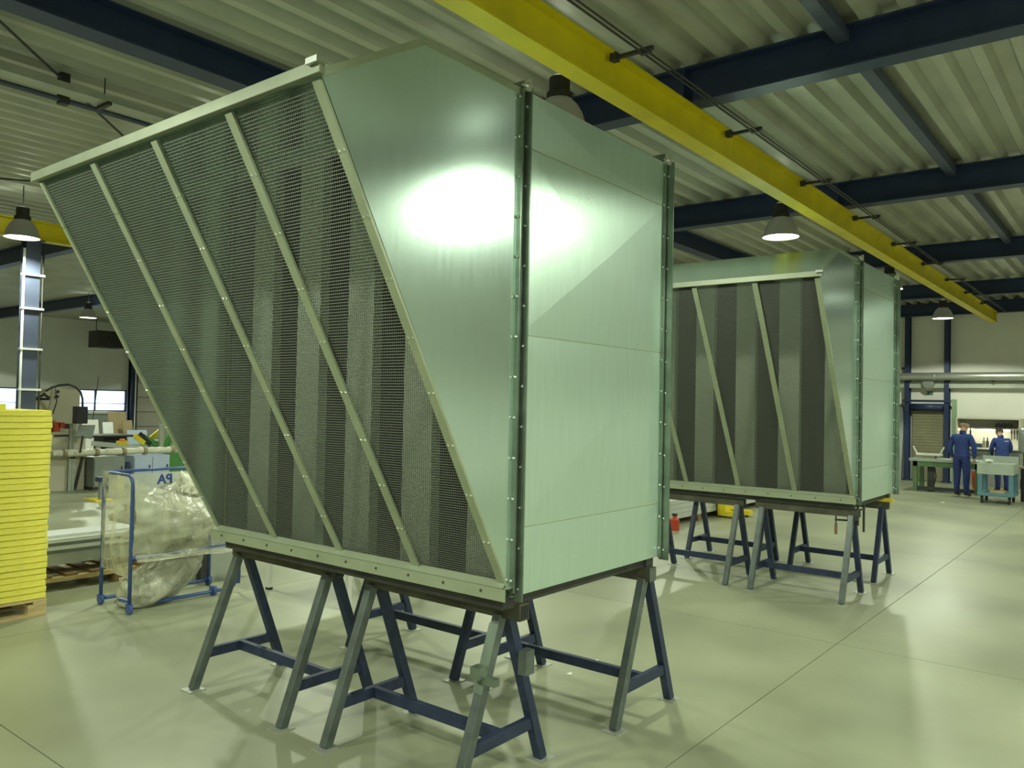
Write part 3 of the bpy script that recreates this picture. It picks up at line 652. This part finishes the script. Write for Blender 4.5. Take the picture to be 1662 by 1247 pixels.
# dark strut, tilted panel
tag(MB().bar(at(134, 742, x=-16.36), Vector((-16.36, at(121.5, 792, x=-16.36).y, .012)), .05, .04).build('support_strut', 'dark'), 'dark slanting support strut between the uprights and the grey cabinet', 'strut')
p0, p1, p2, p3 = at(129, 690, x=-16.2), at(155, 690, x=-16.2), at(150, 711, x=-16.0), at(121, 708, x=-16.0)
t = thing('tilted_tray', (-16.1, p0.y+.1, p3.z), 'tilted grey sheet panel under the black control box', 'panel')
MB().prism([p0, p1, p2, p3], (-.02, 0, -.02)).build('plate', 'grey_cab', t)
MB().tube([p3+Vector((0, .15, 0)), at(130, 735, x=-16.1)], .02, 6).build('bracket', 'dark', t)
# row of cabinets carrying the wrapped bundle
def cabinet(px0, px1, py, x, th, label, m, door):
    a, b = at(px0, py, x=x), at(px1, py, x=x); a.z = .64; t = thing('steel_cabinet', (x-th/2, (a.y+b.y)/2, 0), label, 'cabinet')
    MB().box((x-.02, a.y, .06), (x-th, b.y, a.z)).build('body', m, t)
    for k in range(door):
        ya_, yb_ = a.y+(b.y-a.y)*k/door+.012, a.y+(b.y-a.y)*(k+1)/door-.012
        d = MB().box((x, ya_, .08), (x-.02, yb_, a.z-.03)).build('door', m, t); box('handle', (x, yb_-.06, a.z*.55), (x+.02, yb_-.04, a.z*.7), 'dark', d)
    box('plinth', (x-.05, a.y, 0), (x-th, b.y, .06), 'dark', t)
    return a.z
zc = cabinet(153, 203, 748, -16.05, .6, 'glossy grey steel cabinet under the wrapped bundle', 'grey_cab', 1)
cabinet(218, 276, 748, -16.05, .6, 'pale blue-grey cabinet under the wrapped bundle', 'bluegrey', 2)
tag(bx(206, 750, 210, 800, -16.08, .06, 'blue_post', 'beam_blue', z0=0), 'short dark blue post between the grey and pale cabinets', 'post')
# wrapped bundle on top of the cabinets
pa, pb = at(84, 738.5, x=-16.22), at(300, 737, x=-16.22); zb = zc+.092
t = thing('wrapped_bundle', (-16.22, (pa.y+pb.y)/2, zc), 'long bundle wrapped in white foil with brown tape bands', 'bundle')
N = 60; pts = []; rs = []
for k in range(N+1):
    y = pa.y+(pb.y-pa.y)*k/N; pts.append((-16.22+.012*nz(k*.3, 0, 0), y, zb+.012*nz(k*.25, 5, 0))); rs.append(.068+.022*nz(k*.35, 9, 3))
MB().tube(pts, rs, 12).build('foil', 'foil_wrap', t, True)
for px in (104, 156, 200, 234, 279):
    y = at(px, 738, x=-16.22).y; MB().tube([(-16.22, y-.04, zb), (-16.22, y+.04, zb)], .080, 12).build('tape_band', 'brown_tape', t, True)
p = at(250, 745, x=-16.12); MB().prism([p+Vector((0, -.3, .04)), p+Vector((0, .25, .03)), p+Vector((.02, .12, -.06)), p+Vector((0, -.1, -.03))], (.01, 0, 0)).build('loose_foil', 'foil_wrap', t)
# table with a machine, stop button, hazard-striped edge
t = thing('machine_table', (-18.0, at(190, 720, x=-17.6).y, 0), 'dark round-edged machine table with stop button and hazard stripe', 'machine')
a, b = at(150, 707, x=-17.6), at(218, 709, x=-17.6)
MB().box((-17.6, a.y, a.z-.05), (-18.4, b.y, a.z)).build('table_plate', 'steel_dark', t, bevel=.02)
MB().box((-17.75, a.y+.3, 0), (-18.2, b.y-.1, a.z-.05)).build('pedestal', 'black', t)
a2, b2 = at(150, 720, x=-17.3), at(238, 728, x=-17.3)
MB().bar(Vector((-17.3, a2.y, a2.z)), Vector((-17.3, b2.y, b2.z)), .12, .10).build('rail', 'lightgrey', t)
for k in (.1, .9): yy = a2.y+(b2.y-a2.y)*k; box('rail_leg', (-17.33, yy-.04, 0), (-17.27, yy+.04, a2.z+(b2.z-a2.z)*k-.03), 'lightgrey', t)
c0 = at(199, 718, x=-17.25); q = box('switch_box', (c0.x-.06, c0.y-.11, c0.z-.06), (c0.x+.02, c0.y+.11, c0.z+.03), 'yellow_paint', t)
MB().lathe((c0.x-.02, c0.y, c0.z+.03), [(.06, 0), (.055, .04), (0, .05)], 10).build('stop_button', 'orange', q, True)
for k in range(4):
    s0 = at(218+k*4, 707+k*3.2, x=-17.4); s1 = at(222+k*4, 710.2+k*3.2, x=-17.4)
    MB().bar(s0, s1, .04, .10).build('hazard_stripe', 'yellow_paint' if k % 2 == 0 else 'yellow_paint', t)
MB().bar(at(226, 704, x=-17.5), at(244, 722, x=-17.5), .05, .10).build('hazard_stripe', 'black', t)
# leaning sheets and cardboard behind
def leaning(px0, py0, px1, py1, x, name, m, label, cat):
    a, b = at(px0, py0, x=x), at(px1, py1, x=x)
    return tag(MB().prism([(x-.25, a.y, a.z), (x-.25, b.y, a.z), (x, b.y, 0), (x, a.y, 0)], (.02, 0, 0)).build(name, m), label, cat)
leaning(140, 682, 166, 700, -19.5, 'white_sheet', 'white', 'white sheet leaning behind the control box, left of a gleaming one', 'sheet')
leaning(174, 686, 190, 706, -19.0, 'white_sheet', 'alu', 'gleaming pale sheet leaning behind the machine table', 'sheet')
leaning(182, 669, 209, 706, -20.5, 'cardboard_sheet', 'cardboard', 'tall brown cardboard sheet leaning under the window', 'cardboard')
leaning(206, 683, 221, 700, -20.2, 'cardboard_sheet', 'cardboard', 'small brown cardboard piece leaning beside the tall one', 'cardboard')
leaning(213, 699, 245, 712, -20.0, 'blue_sheet', 'bluegrey', 'pale blue sheet leaning before the sectional door', 'sheet')
t = thing('long_shelf', (-24, at(160, 680, x=-24).y, 0), 'long pale grey bench along the wall under the window', 'bench')
a, b = at(120, 668, x=-24), at(190, 668, x=-24); box('top', (-24, a.y, a.z-.06), (-24.8, b.y, a.z), 'lightgrey', t); box('front_panel', (-24.1, a.y, .1), (-24.15, b.y, a.z-.06), 'grey_cab', t)
for yy in (a.y, b.y-.08): box('leg', (-24.75, yy, 0), (-24.0, yy+.08, a.z-.06), 'lightgrey', t)
# green machine right of the table
t = thing('green_machine', (-18.0, at(270, 720, x=-17.5).y, 0), 'bright green machine with upright post beside the hood edge', 'machine')
bx(242, 724, 340, 800, -17.9, .8, 'body', 'green', t, z0=0)
bx(258, 716, 340, 724, -17.85, .7, 'worktop', 'post_green', t)
MB().bar(at(230, 708, x=-17.7), at(254, 722, x=-17.7), .08, .12).build('inclined_rail', 'green', t)
MB().bar(at(266, 724, x=-17.7), at(282, 692, x=-17.7), .08, .10).build('lever', 'green', t)
MB().bar(at(274, 724, x=-17.7), at(286, 696, x=-17.7), .04, .06).build('lever', 'green', t)
p = at(262, 688, x=-17.6); box('post', (p.x-.04, p.y-.045, at(262, 724, x=-17.6).z-.02), (p.x+.04, p.y+.045, p.z), 'alu_dull', t)
MB().prism([at(240, 712, x=-17.9), at(262, 694, x=-17.9), at(262, 704, x=-17.9), at(246, 714, x=-17.9)], (-.05, 0, 0)).build('guard', 'yellow_paint', t)
# pallet truck foot
t = thing('floor_stand', (-14.4, at(165, 815, x=-14.3).y, 0), 'low grey-green floor stand behind the waste sack', 'stand')
p = at(163, 814, z=0); box('foot', (p.x-.35, p.y-.12, 0), (p.x+.1, p.y+.18, .03), 'yellow_paint', t); MB().box((p.x-.1, p.y+.0, .03), (p.x-.02, p.y+.08, .36)).build('post', 'grey_cab', t)
box('head', (p.x-.14, p.y-.04, .34), (p.x+.02, p.y+.16, .42), 'beam_blue', t)
tag(MB().tube([at(160, 612, x=-20), at(155, 650, x=-20), at(149, 690, x=-20), Vector((-20, at(149, 690, x=-20).y-.05, 0))], .012, 6).build('thin_rod', 'steel_dark'), 'thin dark rod standing before the window', 'rod')
# heater under the roof at the left wall
a, b = at(160, 536, x=-30.6), at(204, 566, x=-30.6)
t = thing('unit_heater', (-31, (a.y+b.y)/2, b.z), 'dark grey unit heater hanging under the roof at the left wall', 'heater')
MB().box((-30.6, a.y, b.z), (-31.4, b.y, a.z)).build('case', 'dark', t)
for k in range(6): z_ = b.z+.08+k*.09; box('louvre', (-30.6, a.y+.5, z_), (-30.57, b.y-.05, z_+.04), 'steel_dark', t)
for yy in (a.y+.1, b.y-.1): MB().tube([(-31, yy, a.z), (-31, yy, ZD+.02)], .015, 6).build('hanger', 'steel_dark', t)

# ------------------------------------------------------------------ bundle behind the farther hood
for k in range(4):
    z0 = .10+k*.075
    tag(MB().box((-5.80-.005*k, 10.6, z0), (-6.5, 16.2, z0+.072)).build('metal_profile', 'lightgrey', bevel=.006), 'long pale grey profile in the low stack behind the farther hood', 'profile', 'long grey profiles stacked behind the farther hood')
for y in (10.9, 12.2, 13.5, 15.0): tag(box('bearer', (-6.5, y, 0), (-5.78, y+.1, .10), 'wood_dark'), 'dark bearer under the long grey profiles', 'bearer', 'bearers under the long grey profiles')
t = thing('pallet_truck', (-5.4, 13.1, 0), 'yellow pallet truck part sticking out beside the long grey profiles', 'pallet truck')
MB().box((-5.76, 12.9, .03), (-5.35, 13.06, .11)).box((-5.76, 13.25, .03), (-5.35, 13.41, .11)).build('fork', 'yellow_paint', t); MB().box((-5.76, 12.9, .11), (-5.62, 13.41, .36)).build('head', 'yellow_paint', t)
for y in (12.98, 13.33): MB().tube([(-5.42, y-.03, .03), (-5.42, y+.03, .03)], .03, 10).build('roller', 'rubber', t)
t = thing('red_canister', (-5.6, 11.02, 0), 'small red canister on the floor behind the nearer hood', 'canister')
MB().lathe((-5.6, 11.02, 0), [(0, 0), (.07, 0), (.07, .16), (.03, .19), (.03, .22), (0, .22)], 12).build('body', 'red', t); box('cap', (-5.63, 10.99, .22), (-5.57, 11.05, .25), 'black', t)

# ------------------------------------------------------------------ far wall: columns, roller door, pipe, signs
for x, lab in ((-5.20, 'dark blue steel column at the far wall, left post of the roller door'), (-4.24, 'dark blue steel column at the far wall, right post of the roller door')):
    t = thing('steel_column', (x, 23.85, 0), lab, 'column')
    MB().box((x-.06, 23.74, 0), (x+.06, 23.755, 4.44)).box((x-.06, 23.945, 0), (x+.06, 23.96, 4.44)).box((x-.008, 23.755, 0), (x+.008, 23.945, 4.44)).build('shaft', 'beam_blue', t)
    box('base_plate', (x-.12, 23.7, 0), (x+.12, 24.0, .02), 'beam_blue', t)
d = struct(box('door_2', (-5.10, 23.93, 0), (-4.34, 24.0, 1.90), 'olive'))
for k in range(24): box('door_slat', (-5.09, 23.905, .02+k*.078), (-4.35, 23.93, .02+k*.078+.072), 'olive', d)
MB().tube([(-5.11, 23.82, 1.98), (-4.33, 23.82, 1.98)], .10, 14).build('roller_drum', 'beam_blue', d, True)
box('header_rail', (-5.3, 23.7, 2.12), (-4.12, 23.74, 2.18), 'beam_blue', d)
tag(box('green_post', (-4.12, 23.80, 0), (-4.03, 24.0, 2.2), 'post_green'), 'pale green post between roller door and tool cabinet', 'post')
t = thing('sheet_panel', (-5.7, 23.8, 0), 'grey sheet panels standing against the far wall left of the roller door', 'panel')
for k in range(3): MB().prism([(-6.6+.05*k, 23.95-k*.03, 2.05-.08*k), (-5.35+.03*k, 23.95-k*.03, 2.05-.08*k), (-5.35+.03*k, 23.72-k*.06, 0), (-6.6+.05*k, 23.72-k*.06, 0)], (0, -.02, 0)).build('sheet', 'grey_cab', t)
t = thing('wall_pipe', (-3, 23.62, 2.68), 'fat silver ventilation pipe running along the far wall', 'pipe')
MB().tube([(-11.0, 23.62, 2.80), (6.4, 23.62, 2.80)], .105, 18).build('pipe', 'pipe_steel', t, True)
for x in (-8, -6, -4.5, -2, 1): MB().tube([(x-.02, 23.62, 2.80), (x+.02, 23.62, 2.80)], .113, 18).build('joint_ring', 'pipe_steel', t, True)
for x in (-7, -3.2, 2): box('wall_bracket', (x-.02, 23.62, 2.66), (x+.02, 24.0, 2.70), 'steel_dark', t)
tag(box('wall_trunking', (-11, 23.78, 2.50), (6.4, 23.999, 2.66), 'alu_dull'), 'dull grey trunking along the far wall under the silver pipe', 'trunking')
t = thing('round_vent', (-4.68, 23.7, 2.5), 'round dull metal disc mounted under the silver pipe', 'vent')
MB().lathe((-4.68, 23.78, 2.62), [(0, .12), (.10, .12), (.15, .10), (.165, .04), (.165, 0)], 20, (0, -1, 0)).build('dish', 'pipe_steel', t, True)
MB().lathe((-4.68, 23.66, 2.62), [(0, .012), (.12, .01), (.12, 0)], 20, (0, -1, 0)).build('disc', 'grey_cab', t)
t = thing('wall_sign', (-4.69, 23.99, 2.33), 'small dark green pictogram sign on the wall above the roller door', 'sign')
box('plate', (-4.76, 23.985, 2.32), (-4.61, 24.0, 2.42), 'sign_green', t)
MB().box((-4.745, 23.98, 2.34), (-4.725, 23.986, 2.40)).bar((-4.715, 23.983, 2.40), (-4.685, 23.983, 2.34), .004, .014, (0, 1, 0)).box((-4.675, 23.98, 2.34), (-4.635, 23.986, 2.355)).box((-4.675, 23.98, 2.38), (-4.635, 23.986, 2.40)).build('pictogram', 'white', t)
tag(box('wall_socket', (-5.38, 23.96, 3.02), (-5.30, 24.0, 3.07), 'dark'), 'small dark box on the far wall above the grey panels', 'socket')

# ------------------------------------------------------------------ workbench, tool cabinet, cart
t = thing('workbench', (-3.73, 21.15, 0), 'long green steel workbench before the roller door', 'workbench')
box('top', (-4.48, 20.72, .70), (-2.98, 21.55, .76), 'tray_grey', t); box('apron', (-4.42, 20.76, .58), (-3.03, 20.80, .70), 'bench_green', t); box('apron', (-4.42, 21.47, .58), (-3.03, 21.51, .70), 'bench_green', t)
for x in (-4.40, -3.12):
    for y in (20.76, 21.43): box('leg', (x, y, 0), (x+.09, y+.09, .70), 'bench_green', t)
box('floor_rail', (-4.32, 20.78, .03), (-3.11, 20.83, .11), 'steel_dark', t)
t = thing('bench_tray', (-4.1, 21.1, .76), 'pale metal tray with raised end handles on the workbench', 'tray')
MB().bar((-4.45, 21.0, 1.04), (-4.36, 21.0, .86), .03, .03).build('end_handle', 'white', t); MB().bar((-3.79, 21.0, 1.04), (-3.88, 21.0, .86), .03, .03).build('end_handle', 'white', t)
box('tray', (-4.38, 20.95, .83), (-3.86, 21.25, .87), 'white', t); box('foot', (-4.25, 20.97, .76), (-3.98, 21.2, .83), 'olive', t)
t = thing('bench_motor', (-4.05, 21.0, 0), 'dark upright drive unit with cable under the workbench', 'drive unit')
MB().box((-4.13, 20.95, 0), (-4.0, 21.08, .70)).build('shaft', 'dark', t); MB().tube([(-3.98, 21.0, .55), (-3.95, 20.97, .35), (-3.99, 20.97, .15)], .012, 6).build('cable', 'black', t)
t = thing('tool_cabinet', (-3.3, 23.5, 0), 'open cream tool cabinet with shelves, above a grey drawer base', 'cabinet')
X0, X1 = -3.92, -2.52
box('back_panel', (X0, 23.90, .98), (X1, 23.93, 1.72), 'white', t); box('top_panel', (X0, 23.2, 1.70), (X1, 23.93, 1.73), 'beige', t)
for x in (X0, X1-.03): box('side_panel', (x, 23.2, .98), (x+.03, 23.93, 1.70), 'beige', t)
box('shelf', (X0+.03, 23.5, 1.46), (X1-.03, 23.90, 1.485), 'beige', t); box('worktop', (X0, 23.15, .95), (X1, 23.93, .98), 'white', t)
box('base', (X0+.02, 23.3, .0), (X1-.02, 23.93, .95), 'grey_cab', t)
for k in range(2): dd = box('drawer', (X0+.05+k*.67, 23.28, .62), (X0+.70+k*.67, 23.30, .90), 'grey_cab', t); box('handle', (X0+.25+k*.67, 23.26, .78), (X0+.50+k*.67, 23.28, .80), 'dark', dd)
for k in range(3):
    x = -3.03+k*.126
    tag(MB().tube([(x, 23.48, 1.585), (x, 23.62, 1.585)], .062, 12).tube([(x, 23.46, 1.585), (x, 23.48, 1.585)], .03, 10).build('cable_reel', 'black'), 'black round reel lying on the upper shelf of the tool cabinet', 'reel', 'black reels on the tool cabinet shelf').location.z = 1.4845
for k, x in enumerate((-3.33, -3.25)):
    tag(MB().lathe((x, 23.45, .98), [(0, 0), (.035, 0), (.035, .15), (.014, .19), (.014, .26), (0, .26)], 10).build('spray_bottle', 'dark' if k else 'olive'), ('dark slim bottle on the tool cabinet worktop' if k else 'olive slim bottle on the tool cabinet worktop'), 'bottle')
t = thing('toolbox', (-3.455, 23.45, .98), 'low dark blue toolbox on the tool cabinet worktop', 'toolbox')
box('body', (-3.535, 23.4, .98), (-3.375, 23.55, 1.08), 'beam_blue', t, bevel=.008); MB().tube([(-3.505, 23.47, 1.07), (-3.495, 23.47, 1.12), (-3.415, 23.47, 1.12), (-3.405, 23.47, 1.07)], .009, 6).build('handle', 'lightgrey', t)
t = thing('cabinet_light', (-3.3, 23.58, 1.42), 'slim fluorescent light under the shelf of the tool cabinet', 'lamp')
box('housing', (-3.85, 23.54, 1.445), (-2.75, 23.62, 1.46), 'white', t); MB().tube([(-3.82, 23.58, 1.432), (-2.78, 23.58, 1.432)], .013, 8).build('tube', 'tube_glow', t)
t = thing('grinder', (-3.63, 23.45, .98), 'small dark upright machine on the tool cabinet worktop', 'machine')
box('body', (-3.69, 23.4, .98), (-3.57, 23.55, 1.20), 'dark', t); MB().tube([(-3.63, 23.45, 1.195), (-3.63, 23.45, 1.45)], .02, 8).build('column', 'dark', t)
for k in range(4):
    x = -2.78+k*.06; q = thing('hanging_tool', (x, 23.88, 1.15), 'slim hand tool hanging at the end of the tool cabinet', 'tool', 'hand tools in the tool cabinet')
    box('shank', (x-.008, 23.88, 1.18+.03*(k % 2)), (x+.008, 23.90, 1.40), 'steel_dark', q); box('grip', (x-.014, 23.875, 1.34), (x+.014, 23.90, 1.44), 'dark', q)
t = thing('waste_bin', (-3.45, 22.6, 0), 'small red and dark bin on the floor under the workbench', 'bin')
MB().lathe((-3.3, 22.5, 0), [(0, 0), (.13, 0), (.16, .42), (.145, .42), (.12, .02)], 14).build('bucket', 'red', t)
# cart
t = thing('workshop_cart', (-2.50, 19.35, 0), 'blue-green workshop cart with grey top tray on castors', 'cart')
cx0, cx1, cy0, cy1 = -2.83, -2.18, 19.08, 19.85
box('base_deck', (cx0, cy0, .15), (cx1, cy1, .22), 'cart_blue', t, bevel=.01)
for x in (cx0+.01, cx1-.09):
    for y in (cy0+.01, cy1-.07): box('post', (x, y, .22), (x+.08, y+.06, .64), 'cart_blue', t)
MB().box((cx0, cy0, .60), (cx1, cy0+.02, .82)).box((cx0, cy1-.02, .60), (cx1, cy1, .95)).box((cx0, cy0+.02, .60), (cx0+.02, cy1-.02, .82)).box((cx1-.02, cy0+.02, .60), (cx1, cy1-.02, .82)).box((cx0+.02, cy0+.02, .62), (cx1-.02, cy1-.02, .815)).build('top_tray', 'tray_grey', t)
for x in (cx0+.08, cx1-.08):
    for y in (cy0+.08, cy1-.08):
        w = MB().tube([(x-.018, y, .065), (x+.018, y, .065)], .065, 14).build('castor', 'rubber', t); box('castor_fork', (x-.025, y-.02, .07), (x+.025, y+.02, .15), 'steel_dark', w)
tag(blob('rag', (-2.66, 19.40, .85), (.075, .075, .035), 0, 'white', None, .5, 3, 6, 18, 10), 'crumpled white cloth lying on the cart tray', 'cloth').location.z = .814
tag(box('wood_offcut', (-2.62, 19.2, .22), (-2.35, 19.45, .26), 'wood'), 'short wood offcut on the lower deck of the cart', 'offcut')
# machine at the right edge
t = thing('drill_stand', (-1.9, 20.30, 0), 'dark machine stand with grey motor head beside the cart', 'machine')
MB().lathe((-2.08, 20.30, 1.0), [(0, 0), (.14, 0), (.16, .08), (.16, .46), (.13, .55), (0, .56)], 18).build('motor_head', 'grey_cab', t, True)
box('table', (-2.27, 19.95, .70), (-1.6, 20.60, .735), 'olive', t)
MB().tube([(-2.08, 20.30, .735), (-2.08, 20.30, 1.0)], .07, 12).build('column', 'dark', t)
for x in (-2.16, -1.68):
    for y in (20.00, 20.50): box('leg', (x, y, 0), (x+.06, y+.06, .70), 'black', t)
box('gearbox', (-2.14, 20.15, .30), (-1.72, 20.45, .62), 'dark', t); MB().tube([(-2.15, 20.30, .36), (-2.19, 20.30, .36)], .12, 14).build('pulley', 'steel_dark', t)

# ------------------------------------------------------------------ the two workers
def worker(loc, rz, scale, label, hair, pose, bald):
    J = {'pelvis': (0, 0, .96, .150), 'spine': (0, .0, 1.12, .150), 'chest': (0, .01, 1.30, .165), 'collar': (0, .015, 1.44, .10), 'neck': (0, .035, 1.515, .060),
         'jaw': (0, .065, 1.575, .078), 'skull': (0, .055, 1.655, .098), 'crown': (0, .05, 1.725, .070), 'nose': (0, .165, 1.625, .014)}
    E_ = [('pelvis', 'spine'), ('spine', 'chest'), ('chest', 'collar'), ('collar', 'neck'), ('neck', 'jaw'), ('jaw', 'skull'), ('skull', 'crown'), ('skull', 'nose')]
    for s, c in ((-1, 'l'), (1, 'r')):
        hd = pose[c]
        J.update({c+'sh': (s*.175, .005, 1.405, .088), c+'el': (s*hd[0], hd[1], hd[2], .064), c+'wr': (s*hd[3], hd[4], hd[5], .042)})
        w = Vector((s*hd[3], hd[4], hd[5])); e = Vector((s*hd[0], hd[1], hd[2])); d = (w-e).normalized(); sd = Vector((1, 0, 0)) if abs(d.x) < .8 else Vector((0, 1, 0))
        pm = w+d*.075; J[c+'pm'] = (*pm, .036); E_ += [('chest', c+'sh'), (c+'sh', c+'el'), (c+'el', c+'wr'), (c+'wr', c+'pm')]
        fw = Vector((0, 1, 0)) if abs(d.y) < .8 else Vector((0, 0, -1))
        for i, (o, l) in enumerate(((-.030, .060), (-.010, .075), (.010, .080), (.030, .070))):
            k1 = pm+fw*o*1.1+d*.045; k2 = k1+d*l*.5-sd*s*.012; J[c+'f%d' % i] = (*k1, .0095); J[c+'g%d' % i] = (*k2, .0085)
            E_ += [(c+'pm', c+'f%d' % i), (c+'f%d' % i, c+'g%d' % i)]
        k1 = w+d*.035+fw*.045; k2 = k1+d*.045+fw*.012; J[c+'t0'] = (*k1, .0115); J[c+'t1'] = (*k2, .0095); E_ += [(c+'wr', c+'t0'), (c+'t0', c+'t1')]
        J.update({c+'hip': (s*.095, 0, .90, .118), c+'kn': (s*.105, .02, .50, .085), c+'an': (s*.105, -.01, .11, .068), c+'ball': (s*.115, .12, .048, .048), c+'toe': (s*.12, .19, .04, .038), c+'heel': (s*.105, -.055, .045, .042)})
        E_ += [('pelvis', c+'hip'), (c+'hip', c+'kn'), (c+'kn', c+'an'), (c+'an', c+'ball'), (c+'ball', c+'toe'), (c+'an', c+'heel')]
    bend = pose.get('bend', 0); head = pose.get('head', 0); turn = pose.get('turn', 0)
    names = list(J); co = {}
    for n_ in names:
        p = Vector(J[n_][:3])
        if n_ in ('jaw', 'skull', 'crown', 'nose'):
            p = Vector((0, .035, 1.515)) + Matrix.Rotation(turn, 3, 'Z') @ (Matrix.Rotation(-head, 3, 'X') @ (p-Vector((0, .035, 1.515))))
        if p.z > .97 or n_[1:] in ('el', 'wr', 'pm', 't0', 't1') or n_[1:2] in 'fg' and n_[2:].isdigit():
            p = Vector((0, 0, .96)) + Matrix.Rotation(-bend, 3, 'X') @ (p-Vector((0, 0, .96)))
        co[n_] = p
    t = thing('person', loc, label, 'person')
    me = bpy.data.meshes.new('body'); idx = {n_: i for i, n_ in enumerate(names)}
    me.from_pydata([co[n_] for n_ in names], [(idx[a], idx[b]) for a, b in E_], [])
    o = bpy.data.objects.new('body', me); COL.objects.link(o)
    sk = o.modifiers.new('skin', 'SKIN'); sk.branch_smoothing = .4
    lay = me.skin_vertices[0] if me.skin_vertices else None
    if lay is None:
        me.attributes.new  # layer is made by the modifier below
        bpy.context.view_layer.objects.active = o; bpy.ops.mesh.customdata_skin_add(); lay = me.skin_vertices[0]
    for i, n_ in enumerate(names):
        r = J[n_][3]; wide = 1.18 if n_ in ('pelvis', 'spine', 'chest') else 1
        lay.data[i].radius = (r*wide, r*(1/wide if wide > 1 else 1)*.95); lay.data[i].use_root = (n_ == 'pelvis')
    sb = o.modifiers.new('sub', 'SUBSURF'); sb.levels = 2; sb.render_levels = 2
    dg = bpy.context.evaluated_depsgraph_get(); m2 = bpy.data.meshes.new_from_object(o.evaluated_get(dg)); bpy.data.objects.remove(o)
    for mm in ('coverall', 'coverall_dark', 'skin', 'shoe'): m2.materials.append(MATS[mm])
    hands = [(co[c+'wr'], co[c+'pm']) for c in 'lr']; nk = co['neck']
    for p in m2.polygons:
        c = p.center; p.use_smooth = True; k = 0
        if c.z < .10: k = 3
        elif c.z < .93: k = 1
        if (c-nk).dot(co['skull']-nk) > -.003 and (c-nk).length < .32: k = 2
        for w, pm in hands:
            ah = (pm-w).normalized(); al = (c-w).dot(ah)
            if -.005 < al < .24 and (c-w-ah*al).length < .065 and c.z > .5: k = 2
        p.material_index = k
    body = bpy.data.objects.new('body', m2); COL.objects.link(body); body.parent = t
    ORG[t.name] = Vector((0, 0, 0))
    ax = (co['crown']-co['jaw']).normalized(); fr = (co['nose']-co['skull']); fr = (fr-ax*fr.dot(ax)).normalized(); sd = fr.cross(ax); hc = co['skull']
    for s in (-1, 1):
        MB().lathe(hc+sd*s*.092-ax*.02-fr*.005, [(0, .012), (.016, .012), (.028, .004), (.026, -.006), (0, -.006)], 10, sd*s).build('ear', 'skin', t, True)
        MB().lathe(hc+fr*.088+sd*s*.034+ax*.012, [(.010, -.004), (.008, .004), (0, .007)], 8, fr).build('eye', 'eye', t, True)
    MB().bar(hc+fr*.086-ax*.062-sd*.022, hc+fr*.086-ax*.062+sd*.022, .008, .008, fr).build('mouth', 'red', t)
    # hair cap: shell over the back and sides of the head
    vs = []; fs = []; nu, nv = 20, 9
    for j in range(nv+1):
        for i in range(nu+1):
            ph = -math.pi*1.05+2.1*math.pi*i/nu; lim = 1.75 if math.cos(ph) < .2 else .95
            if bald: th = 1.15+(.75)*j/nv; ph = math.pi+(ph)*.55; 
            else: th = lim*j/nv
            d = fr*math.sin(th)*math.cos(ph)*1.06+sd*math.sin(th)*math.sin(ph)*.98+ax*math.cos(th)
            vs.append(hc+ax*.0+d*(.106 if not bald else .1035))
    for j in range(nv):
        for i in range(nu): fs.append((j*(nu+1)+i, j*(nu+1)+i+1, (j+1)*(nu+1)+i+1, (j+1)*(nu+1)+i))
    MB().add(vs, fs).build('hair', hair, t, True)
    MB().lathe(co['neck']-Vector((0, .0, .03)), [(.068, -.03), (.075, .0), (.070, .03)], 14, co['neck']-co['collar']).build('collar', 'coverall_dark', t, True)
    if pose.get('print'):
        cb = co['chest']; MB().box((cb.x+.02, cb.y-.175, cb.z+.06), (cb.x+.11, cb.y-.155, cb.z+.085)).build('back_print', 'lightgrey', t)
    t.rotation_euler.z = rz; t.scale = (scale,)*3
    return t
worker((-3.30, 20.22, 0), -.25, .955, 'person in blue coverall with bald head standing at the workbench beside the cart', 'hair_grey',
       {'l': (.27, .0, 1.13, .25, .10, .90), 'r': (.27, .02, 1.13, .235, .10, .90), 'bend': .04, 'head': .30, 'turn': -.35}, True)
worker((-2.74, 22.0, 0), .45, .885, 'person in blue coverall with dark hair bent over behind the workbench', 'hair_dark',
       {'l': (.235, .08, 1.14, .15, .30, 1.05), 'r': (.235, .06, 1.14, .15, .28, 1.05), 'bend': .20, 'head': .25, 'turn': .35, 'print': True}, False)
# scraps of paper on the floor
for k, (px, py) in enumerate(((925, 1095), (967, 1074), (1530, 816))):
    p = at(px, py, z=0); s = .018 if k < 2 else .04
    tag(MB().prism([(p.x-s, p.y-s, .001), (p.x+s, p.y-s*.6, .001), (p.x+s*.5, p.y+s, .012), (p.x-s*.7, p.y+s*.5, .006)], (0, 0, .002)).build('paper_scrap', 'white'),
        ('white paper scrap on the floor before the green workbench' if k == 2 else 'tiny white paper scrap on the floor behind the nearer hood trestles'), 'paper', 'paper scraps on the floor')
